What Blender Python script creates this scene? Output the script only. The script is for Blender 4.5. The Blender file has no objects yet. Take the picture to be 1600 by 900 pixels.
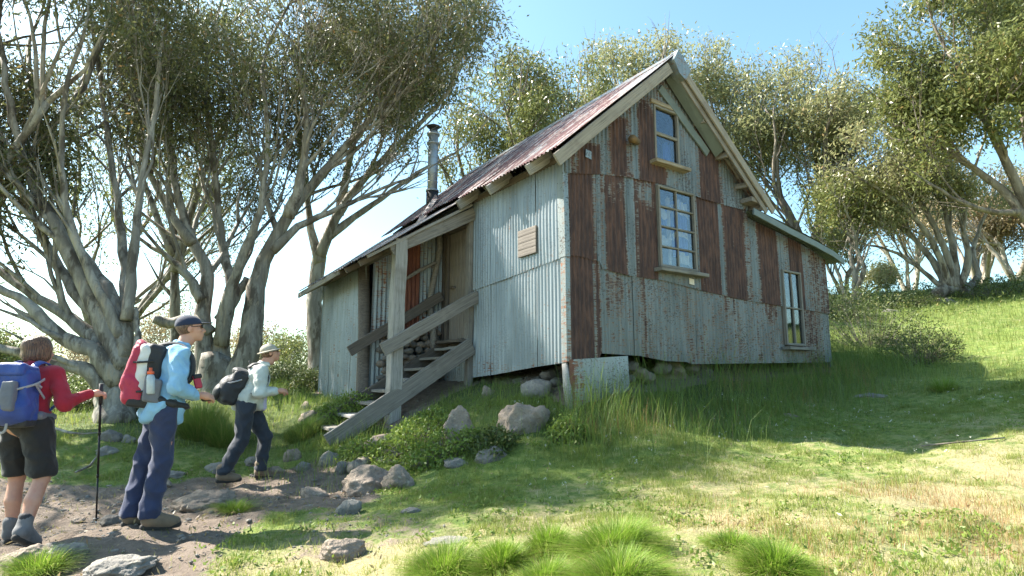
import bpy, bmesh, math, random
import numpy as np
from mathutils import Vector, Matrix, Euler, noise as mnoise
R = math.radians
rng = np.random.default_rng(7)
random.seed(7)
sc = bpy.context.scene
col = sc.collection

# ------------------------------------------------------------------ camera, world, sun, exposure
F = 900.0; TH = math.atan(140/900); H = 1.3
cam_d = bpy.data.cameras.new("camera"); cam = bpy.data.objects.new("camera", cam_d); col.objects.link(cam)
cam.location = (0, 0, H); cam.rotation_euler = (math.pi/2+TH, 0, 0)
cam_d.sensor_width = 36; cam_d.lens = 36*F/1600; cam_d.clip_start = .05; cam_d.clip_end = 6000
sc.camera = cam
SUN_EL = 45.0; SUN_V = (-.96, .28)      # horizontal direction towards the sun
w = bpy.data.worlds.new("World"); sc.world = w; w.use_nodes = True
wn = w.node_tree.nodes; wl = w.node_tree.links; wn.clear()
so = wn.new('ShaderNodeOutputWorld'); sb = wn.new('ShaderNodeBackground'); sk = wn.new('ShaderNodeTexSky')
sk.sky_type = 'NISHITA'; sk.sun_disc = False; sk.sun_elevation = R(SUN_EL)
sk.sun_rotation = math.atan2(SUN_V[0], SUN_V[1]); sk.altitude = 900; sk.air_density = 1.15; sk.dust_density = 3.2; sk.ozone_density = 1.0
sb.inputs[1].default_value = .10
tn = wn.new('ShaderNodeMix'); tn.data_type = 'RGBA'; tn.blend_type = 'MULTIPLY'; tn.inputs[0].default_value = 1; tn.inputs[7].default_value = (.87, 1.07, 1.02, 1)
wl.new(sk.outputs[0], tn.inputs[6]); wl.new(tn.outputs[2], sb.inputs[0]); wl.new(sb.outputs[0], so.inputs[0])
sl = bpy.data.lights.new("sun", 'SUN'); sl.energy = 5.0; sl.angle = R(.55); sl.color = (1, .94, .84)
so_ = bpy.data.objects.new("sun", sl); col.objects.link(so_)
sv = Vector((SUN_V[0], SUN_V[1], math.tan(R(SUN_EL))*math.hypot(*SUN_V)))
so_.rotation_euler = sv.to_track_quat('Z', 'Y').to_euler(); so_.location = (-10, 5, 20)
sc.view_settings.view_transform = 'Standard'; sc.view_settings.look = 'None'
sc.view_settings.exposure = 1.9; sc.view_settings.gamma = 1
sc.cycles.max_bounces = 8; sc.cycles.transparent_max_bounces = 12

# ------------------------------------------------------------------ measuring helpers (photo pixel -> place)
def ray(px, py):
    u = (px-800)/F; v = -(py-450)/F; c, s = math.cos(TH), math.sin(TH)
    return (u, c-v*s, s+v*c)
def P(px, py, Y):
    r = ray(px, py); t = Y/r[1]; return Vector((r[0]*t, Y, H+r[2]*t))
C0 = P(886, 567, 7.5)
_a = ray(180, 590); _n = math.hypot(_a[0], _a[1]); dL = (_a[0]/_n, _a[1]/_n); dR = (dL[1], -dL[0])
def loc(p):
    x, y = p[0]-C0[0], p[1]-C0[1]; return (x*dR[0]+y*dR[1], x*dL[0]+y*dL[1], p[2])
def hw(p):     # hut local -> world
    return Vector((C0[0]+p[0]*dR[0]+p[1]*dL[0], C0[1]+p[0]*dR[1]+p[1]*dL[1], p[2]))
def _pl(px, py, ax, val):
    r = ray(px, py); o = loc((0, 0, H)); d = (r[0]*dR[0]+r[1]*dR[1], r[0]*dL[0]+r[1]*dL[1], r[2])
    t = (val-o[ax])/d[ax]; return tuple(o[i]+d[i]*t for i in range(3))
def LX(px, py, x=0): return _pl(px, py, 0, x)     # on a plane parallel to the long wall (hut local x = const)
def GY(px, py, y=0): return _pl(px, py, 1, y)     # on a plane parallel to the gable (hut local y = const)

# ------------------------------------------------------------------ object helpers
def link(o, parent=None):
    col.objects.link(o)
    if parent is not None: o.parent = parent
    return o
def tag(o, label=None, cat=None, group=None, kind=None):
    if label: o['label'] = label
    if cat: o['category'] = cat
    if group: o['group'] = group
    if kind: o['kind'] = kind
    return o
def empty(name, loc_, label, cat, group=None, rz=0):
    o = bpy.data.objects.new(name, None); col.objects.link(o); o.location = loc_; o.rotation_euler = (0, 0, rz)
    o.empty_display_size = .2
    return tag(o, label, cat, group)
def mesh_np(name, V, Fc, mat, parent=None, attrs=None, smooth=True, loc_=None):
    """V (n,3); Fc (m,k) ints (k = 3 or 4); attrs {name: (domain, type, array)}"""
    V = np.asarray(V, np.float32); Fc = np.asarray(Fc, np.int32)
    me = bpy.data.meshes.new(name); k = Fc.shape[1]; m = len(Fc)
    me.vertices.add(len(V)); me.vertices.foreach_set('co', V.ravel())
    me.loops.add(m*k); me.loops.foreach_set('vertex_index', Fc.ravel())
    me.polygons.add(m); me.polygons.foreach_set('loop_start', np.arange(0, m*k, k, dtype=np.int32))
    me.polygons.foreach_set('loop_total', np.full(m, k, np.int32))
    me.polygons.foreach_set('use_smooth', np.full(m, smooth, bool))
    me.update(calc_edges=True)
    for an, (dom, ty, arr) in (attrs or {}).items():
        at = me.attributes.new(an, ty, dom)
        at.data.foreach_set('color' if 'COLOR' in ty else ('vector' if 'VECTOR' in ty else 'value'), np.asarray(arr, np.float32).ravel())
    if mat is not None: me.materials.append(mat)
    o = bpy.data.objects.new(name, me); link(o, parent)
    if loc_ is not None: o.location = loc_
    return o
def mesh_py(name, verts, faces, mat, parent=None, smooth=False, loc_=None):
    me = bpy.data.meshes.new(name); me.from_pydata([tuple(v) for v in verts], [], faces); me.update()
    if smooth: me.polygons.foreach_set('use_smooth', [True]*len(me.polygons))
    if mat is not None: me.materials.append(mat)
    o = bpy.data.objects.new(name, me); link(o, parent)
    if loc_ is not None: o.location = loc_
    return o

# ------------------------------------------------------------------ materials
class NT:
    def __init__(s, name, rough=.8):
        s.m = bpy.data.materials.new(name); s.m.use_nodes = True; s.t = s.m.node_tree
        s.b = s.t.nodes['Principled BSDF']; s.b.inputs['Roughness'].default_value = rough; s.out = s.t.nodes['Material Output']
        s._co = None
    def n(s, ty, **kw):
        q = s.t.nodes.new(ty)
        for k, v in kw.items(): setattr(q, k, v)
        return q
    def l(s, a, b): s.t.links.new(a, b)
    def co(s):
        if not s._co: s._co = s.n('ShaderNodeTexCoord').outputs['Object']
        return s._co
    def noise(s, scale=5, detail=4, rough=.55, stretch=None, src=None, dist=0):
        v = src or s.co()
        if stretch:
            mp = s.n('ShaderNodeMapping'); mp.inputs['Scale'].default_value = stretch; s.l(v, mp.inputs[0]); v = mp.outputs[0]
        q = s.n('ShaderNodeTexNoise'); q.inputs['Scale'].default_value = scale; q.inputs['Detail'].default_value = detail
        q.inputs['Roughness'].default_value = rough; q.inputs['Distortion'].default_value = dist
        s.l(v, q.inputs['Vector']); return q.outputs['Fac']
    def vor(s, scale=5, feature='F1', src=None, stretch=None):
        v = src or s.co()
        if stretch:
            mp = s.n('ShaderNodeMapping'); mp.inputs['Scale'].default_value = stretch; s.l(v, mp.inputs[0]); v = mp.outputs[0]
        q = s.n('ShaderNodeTexVoronoi', feature=feature); q.inputs['Scale'].default_value = scale; s.l(v, q.inputs['Vector'])
        return q.outputs['Distance']
    def math(s, op, a, b=None, clamp=False):
        q = s.n('ShaderNodeMath', operation=op, use_clamp=clamp)
        for i, x in enumerate((a, b)):
            if x is None: continue
            if isinstance(x, (int, float)): q.inputs[i].default_value = x
            else: s.l(x, q.inputs[i])
        return q.outputs[0]
    def step(s, v, lo, hi):
        q = s.n('ShaderNodeMapRange', interpolation_type='SMOOTHSTEP'); s.l(v, q.inputs[0])
        q.inputs[1].default_value = lo; q.inputs[2].default_value = hi; return q.outputs[0]
    def mix(s, fac, a, b, blend='MIX'):
        q = s.n('ShaderNodeMix', data_type='RGBA', blend_type=blend)
        if isinstance(fac, (int, float)): q.inputs[0].default_value = fac
        else: s.l(fac, q.inputs[0])
        for i, x in ((6, a), (7, b)):
            if isinstance(x, tuple): q.inputs[i].default_value = (*x, 1)[:4]
            else: s.l(x, q.inputs[i])
        return q.outputs[2]
    def attr(s, name, what='Fac'):
        q = s.n('ShaderNodeAttribute', attribute_name=name); return q.outputs[what]
    def rnd(s): return s.n('ShaderNodeObjectInfo').outputs['Random']
    def bump(s, h, strength=.5, dist=.01):
        q = s.n('ShaderNodeBump'); q.inputs['Strength'].default_value = strength; q.inputs['Distance'].default_value = dist
        s.l(h, q.inputs['Height']); s.l(q.outputs[0], s.b.inputs['Normal'])
    def col(s, c):
        if isinstance(c, tuple): s.b.inputs['Base Color'].default_value = (*c, 1)
        else: s.l(c, s.b.inputs['Base Color'])
    def thin(s, c, amount=.45):      # light passes through thin leaves
        tr = s.n('ShaderNodeBsdfTranslucent'); mx = s.n('ShaderNodeMixShader'); mx.inputs[0].default_value = amount
        if isinstance(c, tuple): tr.inputs[0].default_value = (*c, 1)
        else: s.l(c, tr.inputs[0])
        s.l(s.b.outputs[0], mx.inputs[1]); s.l(tr.outputs[0], mx.inputs[2]); s.l(mx.outputs[0], s.out.inputs[0])

def m_iron(name, pale1, pale2, ru1, ru2, metal=.25, rough=.5, across=60, spots=.85, s1=None, s2=(3, 3, 2)):
    s = NT(name, rough); co = s.co()
    ru = s.attr('rust')
    n1 = s.noise(1.0, 5, .6, s1 or (9, 9, across)); n2 = s.noise(3.0, 5, .65, s2); n3 = s.noise(1, 3, .5, (26, 26, .9))
    v = s.math('ADD', ru, s.math('ADD', s.math('MULTIPLY', s.math('SUBTRACT', n1, .5), 1.5), s.math('ADD', s.math('MULTIPLY', s.math('SUBTRACT', n2, .5), .9), s.math('MULTIPLY', s.math('SUBTRACT', s.noise(1, 4, .6, (22, 22, .7)), .5), .8))))
    fac = s.step(v, .47, .56); halo = s.step(v, .30, .5)
    p = s.mix(s.step(n3, .3, .7), pale1, pale2)
    p = s.mix(s.math('MULTIPLY', s.step(s.noise(1, 4, .6, (30, 30, 1.3)), .55, .75), .35), p, (.20, .145, .085))
    spot = s.step(s.math('ADD', s.noise(1, 3, .5, (34, 34, 46)), s.math('MULTIPLY', s.noise(1, 3, .5, (2.2, 2.2, 1.6)), .55)), .85, .95)
    p = s.mix(s.math('MULTIPLY', spot, spots), p, (.055, .04, .035))
    p = s.mix(s.math('MULTIPLY', s.step(s.noise(1, 3, .55, (1.4, 1.4, 1.0)), .42, .68), .45), p, tuple(x*.62 for x in pale1))
    p = s.mix(s.math('MULTIPLY', halo, .5), p, (.24, .13, .06))
    r = s.mix(s.step(s.noise(1, 6, .7, (14, 14, 3)), .38, .68), ru1, ru2); r = s.mix(s.math('MULTIPLY', s.step(s.noise(1, 4, .6, (40, 40, 1.2)), .55, .7), .5), r, tuple(x*.5 for x in ru1))
    c = s.mix(fac, p, r); s.col(c)
    mt = s.math('MULTIPLY', s.math('SUBTRACT', 1, fac), metal); s.l(mt, s.b.inputs['Metallic'])
    s.l(s.math('ADD', s.math('MULTIPLY', fac, .3), rough), s.b.inputs['Roughness'])
    s.bump(s.math('ADD', s.noise(40, 4, .6), s.math('MULTIPLY', fac, .5)), .25, .004)
    return s.m
def m_wood(name, c1, c2, c3, rough=.85, stretch=(1.2, 26, 26)):
    s = NT(name, rough)
    n1 = s.noise(1.6, 6, .65, stretch); n2 = s.noise(2.2, 4, .6); n3 = s.noise(2.2, 3, .6, (.8, 60, 60))
    c = s.mix(s.step(n1, .3, .7), c1, c2); c = s.mix(s.math('MULTIPLY', s.step(n2, .5, .75), .6), c, c3)
    c = s.mix(s.math('MULTIPLY', s.step(n3, .58, .66), .7), c, (.05, .042, .036))
    s.col(c); s.bump(s.math('ADD', n1, n3), .6, .006); return s.m
def m_plain(name, c, rough=.7, metal=0, var=.25, sc_=12, c2=None, bump=.2):
    s = NT(name, rough); c2 = c2 or tuple(x*.6 for x in c)
    s.col(s.mix(s.math('MULTIPLY', s.step(s.noise(sc_, 5, .65), .35, .7), var*2 if var < .5 else 1), c, c2))
    s.b.inputs['Metallic'].default_value = metal; s.bump(s.noise(sc_*6, 4, .6), bump, .003); return s.m

M = {}
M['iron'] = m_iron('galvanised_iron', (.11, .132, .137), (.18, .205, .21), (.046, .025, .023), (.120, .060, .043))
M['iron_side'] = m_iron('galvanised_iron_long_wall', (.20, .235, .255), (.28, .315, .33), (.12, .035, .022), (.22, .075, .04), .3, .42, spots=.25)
M['roof_iron'] = m_iron('roof_iron', (.30, .27, .275), (.42, .40, .40), (.085, .036, .040), (.15, .068, .068), .15, .5, s1=(2.0, 26, 2.0), s2=(.5, 4, .5), spots=.3)
M['zinc'] = m_iron('flat_zinc', (.19, .225, .23), (.26, .29, .295), (.15, .05, .03), (.22, .1, .05), .35, .4)
M['wood'] = m_wood('weathered_grey_timber', (.27, .245, .215), (.165, .148, .13), (.11, .09, .072))
M['pale_wood'] = m_wood('bleached_timber', (.36, .345, .32), (.24, .225, .205), (.16, .14, .115))
M['dark_wood'] = m_wood('dark_timber', (.16, .13, .105), (.09, .072, .058), (.05, .04, .033))
M['door_wood'] = m_wood('door_boards', (.27, .235, .20), (.17, .14, .115), (.10, .08, .065))
M['sill_wood'] = m_wood('sill_timber', (.34, .29, .21), (.22, .17, .115), (.14, .11, .08))
M['frame'] = m_wood('worn_painted_frame', (.24, .225, .20), (.15, .14, .12), (.09, .078, .065))
M['bargeboard'] = m_wood('pale_painted_board', (.31, .275, .225), (.22, .19, .155), (.14, .10, .08))
M['soffit'] = m_plain('painted_tin_hood', (.15, .18, .175), .6, .1, .3, 4, (.10, .12, .115))
def _ground():
    s = NT('grass_and_soil', .95); d = s.attr('dirt'); g = s.attr('lush'); fr = s.attr('dry')
    n1 = s.noise(1.3, 6, .65); n2 = s.noise(9, 6, .7); n3 = s.noise(60, 4, .7); n4 = s.noise(3.7, 4, .6)
    straw = s.mix(s.step(n3, .35, .7), (.36, .31, .16), (.22, .19, .09))
    green = s.mix(s.step(n2, .35, .65), (.085, .14, .02), (.18, .23, .04))
    gr = s.mix(s.step(s.math('ADD', s.math('MULTIPLY', n2, .7), s.math('ADD', s.math('MULTIPLY', fr, .38), s.math('MULTIPLY', n4, .3))), .52, .78), green, straw)
    gr = s.mix(s.math('MULTIPLY', g, .9), gr, s.mix(n2, (.035, .055, .012), (.06, .08, .02)))
    soil = s.mix(s.step(n2, .3, .7), (.13, .098, .074), (.22, .17, .13)); soil = s.mix(s.step(n3, .52, .68), soil, (.14, .105, .08))
    soil = s.mix(s.math('MULTIPLY', s.step(s.vor(34), .0, .25), -.35), soil, (.32, .29, .25))
    v = s.math('ADD', d, s.math('MULTIPLY', s.math('SUBTRACT', n2, .5), .7))
    s.col(s.mix(s.step(v, .42, .62), gr, soil))
    s.bump(s.math('ADD', n3, s.math('MULTIPLY', n2, 1.5)), .8, .03); return s.m
M['ground'] = _ground()
def _blade(name, ca, cb, cc, amount=.5):
    s = NT(name, .55); a = s.attr('tint'); tip = s.attr('along')
    c = s.mix(s.step(a, .0, .55), ca, cb); c = s.mix(s.step(a, .6, .95), c, cc)
    c = s.mix(s.math('MULTIPLY', s.math('SUBTRACT', 1, tip), .45), c, (.20, .17, .07)); s.col(c); s.thin(c, amount); return s.m
M['lawn'] = _blade('lawn_blades', (.17, .25, .035), (.31, .36, .08), (.56, .48, .22))
M['lush'] = _blade('long_grass_blades', (.08, .18, .025), (.18, .29, .045), (.46, .40, .14))
M['tussock'] = _blade('tussock_blades', (.12, .25, .015), (.22, .36, .03), (.46, .42, .16))
M['redgrass'] = _blade('sorrel_blades', (.45, .19, .08), (.40, .26, .11), (.50, .38, .2))
def _leaf(name, ca, cb, cc, rough=.38, amount=.3):
    s = NT(name, rough); a = s.attr('tint')
    c = s.mix(s.step(a, .0, .6), ca, cb); c = s.mix(s.step(a, .82, .97), c, cc); s.col(c)
    s.b.inputs['Specular IOR Level'].default_value = .4
    s.thin(c, amount); return s.m
M['leaf_dark'] = _leaf('gum_leaves_dark', (.06, .074, .03), (.14, .15, .062), (.27, .17, .07), .48, .40)
M['leaf_mid'] = _leaf('gum_leaves_olive', (.10, .125, .04), (.19, .21, .07), (.30, .22, .09), .34, .4)
M['leaf_pale'] = _leaf('gum_leaves_pale', (.19, .21, .095), (.31, .31, .15), (.40, .30, .16), .32, .42)
M['leaf_brown'] = _leaf('gum_leaves_brownish', (.20, .17, .09), (.30, .24, .13), (.34, .22, .13), .4, .4)
M['leaf_bush'] = _leaf('shrub_leaves', (.10, .17, .03), (.19, .26, .05), (.32, .34, .09), .45, .4)
M['leaf_heath'] = _leaf('heath_leaves', (.042, .07, .018), (.10, .13, .033), (.28, .24, .09), .5, .3)
def _bark(name, c1, c2, c3):
    s = NT(name, .75)
    n1 = s.noise(1.2, 6, .6, (6, 6, 1.1), dist=.6); n2 = s.noise(2.4, 4, .6, (2, 2, .8)); n3 = s.noise(30, 5, .7)
    c = s.mix(s.step(n1, .40, .56), c1, c2); c = s.mix(s.step(n2, .50, .62), c, c3); c = s.mix(s.math('MULTIPLY', s.step(s.noise(1, 5, .6, (11, 11, 1.6), dist=1.2), .56, .66), .7), c, (.33, .27, .19)); c = s.mix(s.math('MULTIPLY', s.step(n3, .5, .8), .35), c, (.08, .07, .055))
    s.col(c); s.bump(s.math('ADD', n1, s.math('MULTIPLY', n3, .4)), .5, .02); return s.m
M['bark'] = _bark('snow_gum_bark', (.31, .285, .24), (.18, .16, .13), (.085, .068, .05))
M['bark_pale'] = _bark('bleached_gum_bark', (.38, .35, .30), (.25, .225, .185), (.14, .115, .085))
M['bark_dark'] = _bark('brown_gum_bark', (.21, .18, .145), (.14, .115, .09), (.09, .07, .055))
def _rock(name, c1, c2, c3):
    s = NT(name, .9); n1 = s.noise(3.5, 7, .68); n2 = s.noise(11, 6, .7); n3 = s.noise(45, 4, .7)
    c = s.mix(s.step(n1, .35, .65), c1, c2); c = s.mix(s.step(n2, .56, .68), c, c3); c = s.mix(s.math('MULTIPLY', s.step(n3, .5, .72), .5), c, (.10, .085, .07))
    s.col(c); s.bump(s.math('ADD', n2, s.math('MULTIPLY', n3, .5)), .9, .03); return s.m
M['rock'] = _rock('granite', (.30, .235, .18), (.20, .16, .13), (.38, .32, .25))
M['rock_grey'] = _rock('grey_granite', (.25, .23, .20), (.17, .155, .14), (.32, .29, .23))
M['rock_dark'] = _rock('dark_basalt', (.20, .18, .16), (.13, .115, .1), (.28, .25, .2))  # darkest of the three rock colours
def _glass():
    s = NT('window_glass', .02); g = s.n('ShaderNodeBsdfGlossy'); g.inputs['Roughness'].default_value = .03
    t = s.n('ShaderNodeBsdfTransparent'); t.inputs[0].default_value = (.75, .78, .8, 1); mx = s.n('ShaderNodeMixShader'); fr = s.n('ShaderNodeFresnel'); fr.inputs[0].default_value = 1.6
    f2 = s.math('ADD', s.math('MULTIPLY', fr.outputs[0], .35), .01)
    bp = s.n('ShaderNodeBump'); bp.inputs['Strength'].default_value = .12; bp.inputs['Distance'].default_value = .01; s.l(s.noise(4, 2, .5), bp.inputs['Height']); s.l(bp.outputs[0], g.inputs['Normal'])
    s.l(f2, mx.inputs[0]); s.l(t.outputs[0], mx.inputs[1]); s.l(g.outputs[0], mx.inputs[2]); s.l(mx.outputs[0], s.out.inputs[0]); return s.m
M['glass'] = _glass()

# ------------------------------------------------------------------ terrain
CP = [(225,825,4.8),(35,852,4.6),(385,757,7.1),(0,905,3.9),(300,905,3.8),(600,905,3.5),(900,905,3.1),(1250,905,2.8),(1600,905,2.55),
 (600,800,5.1),(900,765,5.5),(900,700,6.5),(888,640,7.35),(1100,648,8.0),(1100,598,9.0),(1000,605,8.2),(1300,572,11.6),(1220,575,10.8),(1300,640,8.6),(1600,700,5.6),
 (1600,600,8.4),(1600,520,12.5),(1600,441,18.5),(1485,462,18),(1320,470,20),(1400,462,19.5),(1400,520,14),(740,606,9.0),(825,618,7.9),(800,600,8.4),
 (700,672,7.5),(610,740,7.1),(700,720,6.8),(613,657,8.7),(515,695,8.1),(567,625,9.6),(505,622,11.2),(430,700,8.6),(300,692,8.4),(180,655,9.2),
 (100,715,7.8),(0,735,7.3),(0,650,13),(340,612,11.8),(455,592,17),(60,605,22),(300,592,24),(-300,735,7),(-300,640,12),(-300,900,4.2),(1900,600,7),(1900,700,5),(1900,430,17),(1900,900,2.8)]
cps = [P(a, b, c) for a, b, c in CP]
cps += [Vector(q) for q in [(-2,0,-.05),(2,0,.2),(5,0,.6),(-6,0,-.1),(0,-4,-.2),(6,-4,.5),(-8,-4,-.4),(12,0,1.2),(-14,2,-.2),(2,14,2.1),(5,16,3.0),(10,22,4.4),(16,22,4.6),(0,20,1.6),(-6,30,.4),(-20,30,0),(6,30,3.4),(20,34,3.5),
   (30,20,4.5),(30,0,2.5),(-30,10,-.5),(-30,-10,-1.5),(30,-20,1),(0,-25,-2),(-20,50,-3),(20,55,0),(50,50,0),(-50,40,-4),(60,0,2),(-60,0,-4),(0,70,-5)]]
CPX = np.array([[p.x, p.y] for p in cps]); CPZ = np.array([p.z for p in cps])
def _U(r2): return np.where(r2 > 1e-9, r2*np.log(np.maximum(r2, 1e-9))*.5, 0)
_n = len(CPX); _K = _U(((CPX[:, None]-CPX[None])**2).sum(-1)) + np.eye(_n)*.25
_A = np.zeros((_n+3, _n+3)); _A[:_n, :_n] = _K; _A[:_n, _n] = 1; _A[:_n, _n+1:] = CPX; _A[_n:, :_n] = _A[:_n, _n:].T
_W = np.linalg.solve(_A, np.concatenate([CPZ, np.zeros(3)]))
def _tps(x, y):
    x = np.asarray(x, float); y = np.asarray(y, float); sh = x.shape; x = x.ravel(); y = y.ravel(); z = np.empty(len(x))
    for i in range(0, len(x), 60000):
        xx, yy = x[i:i+60000], y[i:i+60000]
        z[i:i+60000] = _U((xx[:, None]-CPX[None, :, 0])**2+(yy[:, None]-CPX[None, :, 1])**2) @ _W[:_n] + _W[_n] + _W[_n+1]*xx + _W[_n+2]*yy
    return z.reshape(sh)
GX0, GX1, GY0, GY1, GS = -45., 45., -20., 62., .25
_gx = np.arange(GX0, GX1+GS, GS); _gy = np.arange(GY0, GY1+GS, GS)
_TZ = _tps(*np.meshgrid(_gx, _gy))
def vnoise(x, y, s, seed=0):      # cheap smooth value noise
    x = np.asarray(x, float)*s+seed*17.3; y = np.asarray(y, float)*s+seed*9.7
    xi = np.floor(x).astype(int); yi = np.floor(y).astype(int); fx = x-xi; fy = y-yi; fx = fx*fx*(3-2*fx); fy = fy*fy*(3-2*fy)
    def h(a, b):
        q = (a*374761393+b*668265263+seed*1442695) & 0xffffffff; q = ((q ^ (q >> 13))*1274126177) & 0xffffffff; return ((q ^ (q >> 16)) & 0xffff)/65535.
    return (h(xi, yi)*(1-fx)+h(xi+1, yi)*fx)*(1-fy)+(h(xi, yi+1)*(1-fx)+h(xi+1, yi+1)*fx)*fy
def T0(x, y):
    x = np.asarray(x, float); y = np.asarray(y, float)
    u = np.clip((x-GX0)/GS, 0, len(_gx)-1.001); v = np.clip((y-GY0)/GS, 0, len(_gy)-1.001); i = u.astype(int); j = v.astype(int); a = u-i; b = v-j
    z = (_TZ[j, i]*(1-a)+_TZ[j, i+1]*a)*(1-b)+(_TZ[j+1, i]*(1-a)+_TZ[j+1, i+1]*a)*b
    far = np.maximum(np.maximum(GX0-x, x-GX1), np.maximum(GY0-y, y-GY1)); far = np.maximum(far, 0)
    z = z-np.minimum(far*.06, 12)
    return z
def T(x, y):
    z = T0(x, y)
    return z + (vnoise(x, y, 1.1, 1)-.5)*.10 + (vnoise(x, y, 3.3, 2)-.5)*.045 + (vnoise(x, y, 8, 3)-.5)*.03+(vnoise(x, y, 17, 4)-.5)*.014
def Tz(x, y): return float(T(np.array([x]), np.array([y]))[0])
def gnd(px, py):     # march the sight line of a photo pixel to the ground
    r = ray(px, py); ts = np.arange(1.5, 60, .02)/r[1]; xs = r[0]*ts; ys = r[1]*ts; zs = H+r[2]*ts
    k = np.where(zs < T(xs, ys))[0]; i = k[0] if len(k) else len(ts)-1
    return Vector((xs[i], ys[i], Tz(xs[i], ys[i])))
def _world_poly(pts): return np.array([[p.x, p.y] for p in (P(a, b, (H-0)/(max((b-590), 8)/911.)) if False else gnd(a, b) for a, b in pts)])
def poly_sd(x, y, poly):          # signed distance, negative inside
    x = np.asarray(x, float); y = np.asarray(y, float); d = np.full(x.shape, 1e9); inside = np.zeros(x.shape, bool); n = len(poly)
    for i in range(n):
        ax, ay = poly[i]; bx, by = poly[(i+1) % n]; ex, ey = bx-ax, by-ay
        t = np.clip(((x-ax)*ex+(y-ay)*ey)/(ex*ex+ey*ey+1e-9), 0, 1); d = np.minimum(d, np.hypot(x-ax-t*ex, y-ay-t*ey))
        c = ((ay > y) != (by > y)) & (x < (bx-ax)*(y-ay)/((by-ay) if by != ay else 1e-9)+ax); inside ^= c
    return np.where(inside, -d, d)
DIRT = _world_poly([(-300,745),(0,745),(100,752),(230,762),(320,742),(430,738),(500,712),(545,738),(590,765),(600,775),(530,792),(430,800),(360,840),(325,899),(200,990),(-300,990)])
HUTP = np.array([[hw(q).x, hw(q).y] for q in [(-1.6,2.0,0),(0,2.2,0),(-.05,-.1,0),(6.8,-.1,0),(6.8,6.2,0),(-1.6,6.2,0)]])
def fields(x, y):
    sd = poly_sd(x, y, DIRT); dirt = np.clip(.5-sd/.5, 0, 1)
    tr = poly_sd(x, y, TRK); dirt = np.maximum(dirt, np.clip(.5-tr/.5, 0, 1)*.5)
    sh = poly_sd(x, y, HUTP); lush = np.clip(1.15-sh/1.1, 0, 1)*(sh > -.1)
    lush = np.maximum(lush, np.clip((y-7.9)/1.2, 0, 1)*np.clip((-1.4-x)/.6, 0, 1)*.8)
    dry = np.clip((5.8+.3*x-y)/1.8, 0, 1)*(.15+.85*vnoise(x, y, 1.9, 12))*.95+.2*vnoise(x, y, .7, 9)+.2*np.clip((x-1.2)/3, 0, 1)*np.clip((6-y)/3, 0, 1)*vnoise(x, y, 2.2, 13)
    dirt = np.where(sh < -.05, 1, dirt)
    return dirt, lush, np.clip(dry, 0, 1)
TRK = _world_poly([(440,800),(560,790),(690,800),(760,820),(690,842),(600,870),(520,899),(380,899)])
def axis(vals):
    out = [];
    for a, b, s in vals: out += list(np.arange(a, b, s))
    return np.array(sorted(set(np.round(out, 4))))
ax_ = axis([(-900,-200,100),(-200,-60,20),(-60,-20,3),(-20,-8,.5),(-8,9,.085),(9,20,.5),(20,60,3),(60,200,20),(200,901,100)])
ay_ = axis([(-400,-60,60),(-60,-10,6),(-10,1.5,.8),(1.5,10,.085),(10,22,.25),(22,62,2),(62,200,15),(200,1500,110)])
gx, gy = np.meshgrid(ax_, ay_); gz = T(gx, gy)
_d, _l, _f = fields(gx, gy)
gz += np.where((gy < 10) & (abs(gx) < 9), _d*((vnoise(gx, gy, 6.5, 21)-.5)*.05+(vnoise(gx, gy, 13, 22)-.5)*.02)-_d*.02, 0)
ny, nx = gx.shape; idx = np.arange(nx*ny).reshape(ny, nx)
q = np.stack([idx[:-1, :-1], idx[:-1, 1:], idx[1:, 1:], idx[1:, :-1]], -1).reshape(-1, 4)
g = mesh_np('ground', np.stack([gx, gy, gz], -1).reshape(-1, 3), q, M['ground'], attrs={'dirt': ('POINT', 'FLOAT', _d), 'lush': ('POINT', 'FLOAT', _l), 'dry': ('POINT', 'FLOAT', _f)})
tag(g, 'grassy hillside ground with bare dirt walking track', kind='structure')

# ------------------------------------------------------------------ generic builders
def blades(name, X, Y, hgt, wid, lean, mat, tint, parent=None, segs=2, Z=None, az=None, origin=(0, 0, 0)):
    """one mesh of grass blades; arrays X,Y (roots), hgt, wid, lean (horizontal reach)"""
    n = len(X); Z = T(X, Y)-.01 if Z is None else Z
    az = rng.uniform(0, 2*np.pi, n) if az is None else az
    dx, dy = np.cos(az), np.sin(az); tw = az+np.pi/2+rng.normal(0, .6, n); wx, wy = np.cos(tw), np.sin(tw)
    vs = []; al = []
    for k in range(segs):
        t = k/segs; ww = wid*(1-t*.75)*.5
        cx = X+dx*lean*t**1.7; cy = Y+dy*lean*t**1.7; cz = Z+hgt*(1-(1-t)**1.35)
        vs += [np.stack([cx-wx*ww, cy-wy*ww, cz], -1), np.stack([cx+wx*ww, cy+wy*ww, cz], -1)]; al += [np.full(n, t)]*2
    vs.append(np.stack([X+dx*lean, Y+dy*lean, Z+hgt*np.where(lean > hgt, .8, 1)], -1)); al.append(np.ones(n))
    m = len(vs); V = np.stack(vs, 1).reshape(-1, 3)-np.array(origin); base = (np.arange(n)*m)[:, None]; Fs = []
    for k in range(segs-1):
        a = 2*k; Fs += [base+np.array([[a, a+1, a+3]]), base+np.array([[a, a+3, a+2]])]
    a = 2*(segs-1); Fs.append(base+np.array([[a, a+1, a+2]]))
    tn = np.repeat(tint, m); alo = np.stack(al, 1).ravel()
    return mesh_np(name, V, np.concatenate(Fs), mat, parent, {'tint': ('POINT', 'FLOAT', tn), 'along': ('POINT', 'FLOAT', alo)}, loc_=origin)
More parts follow.
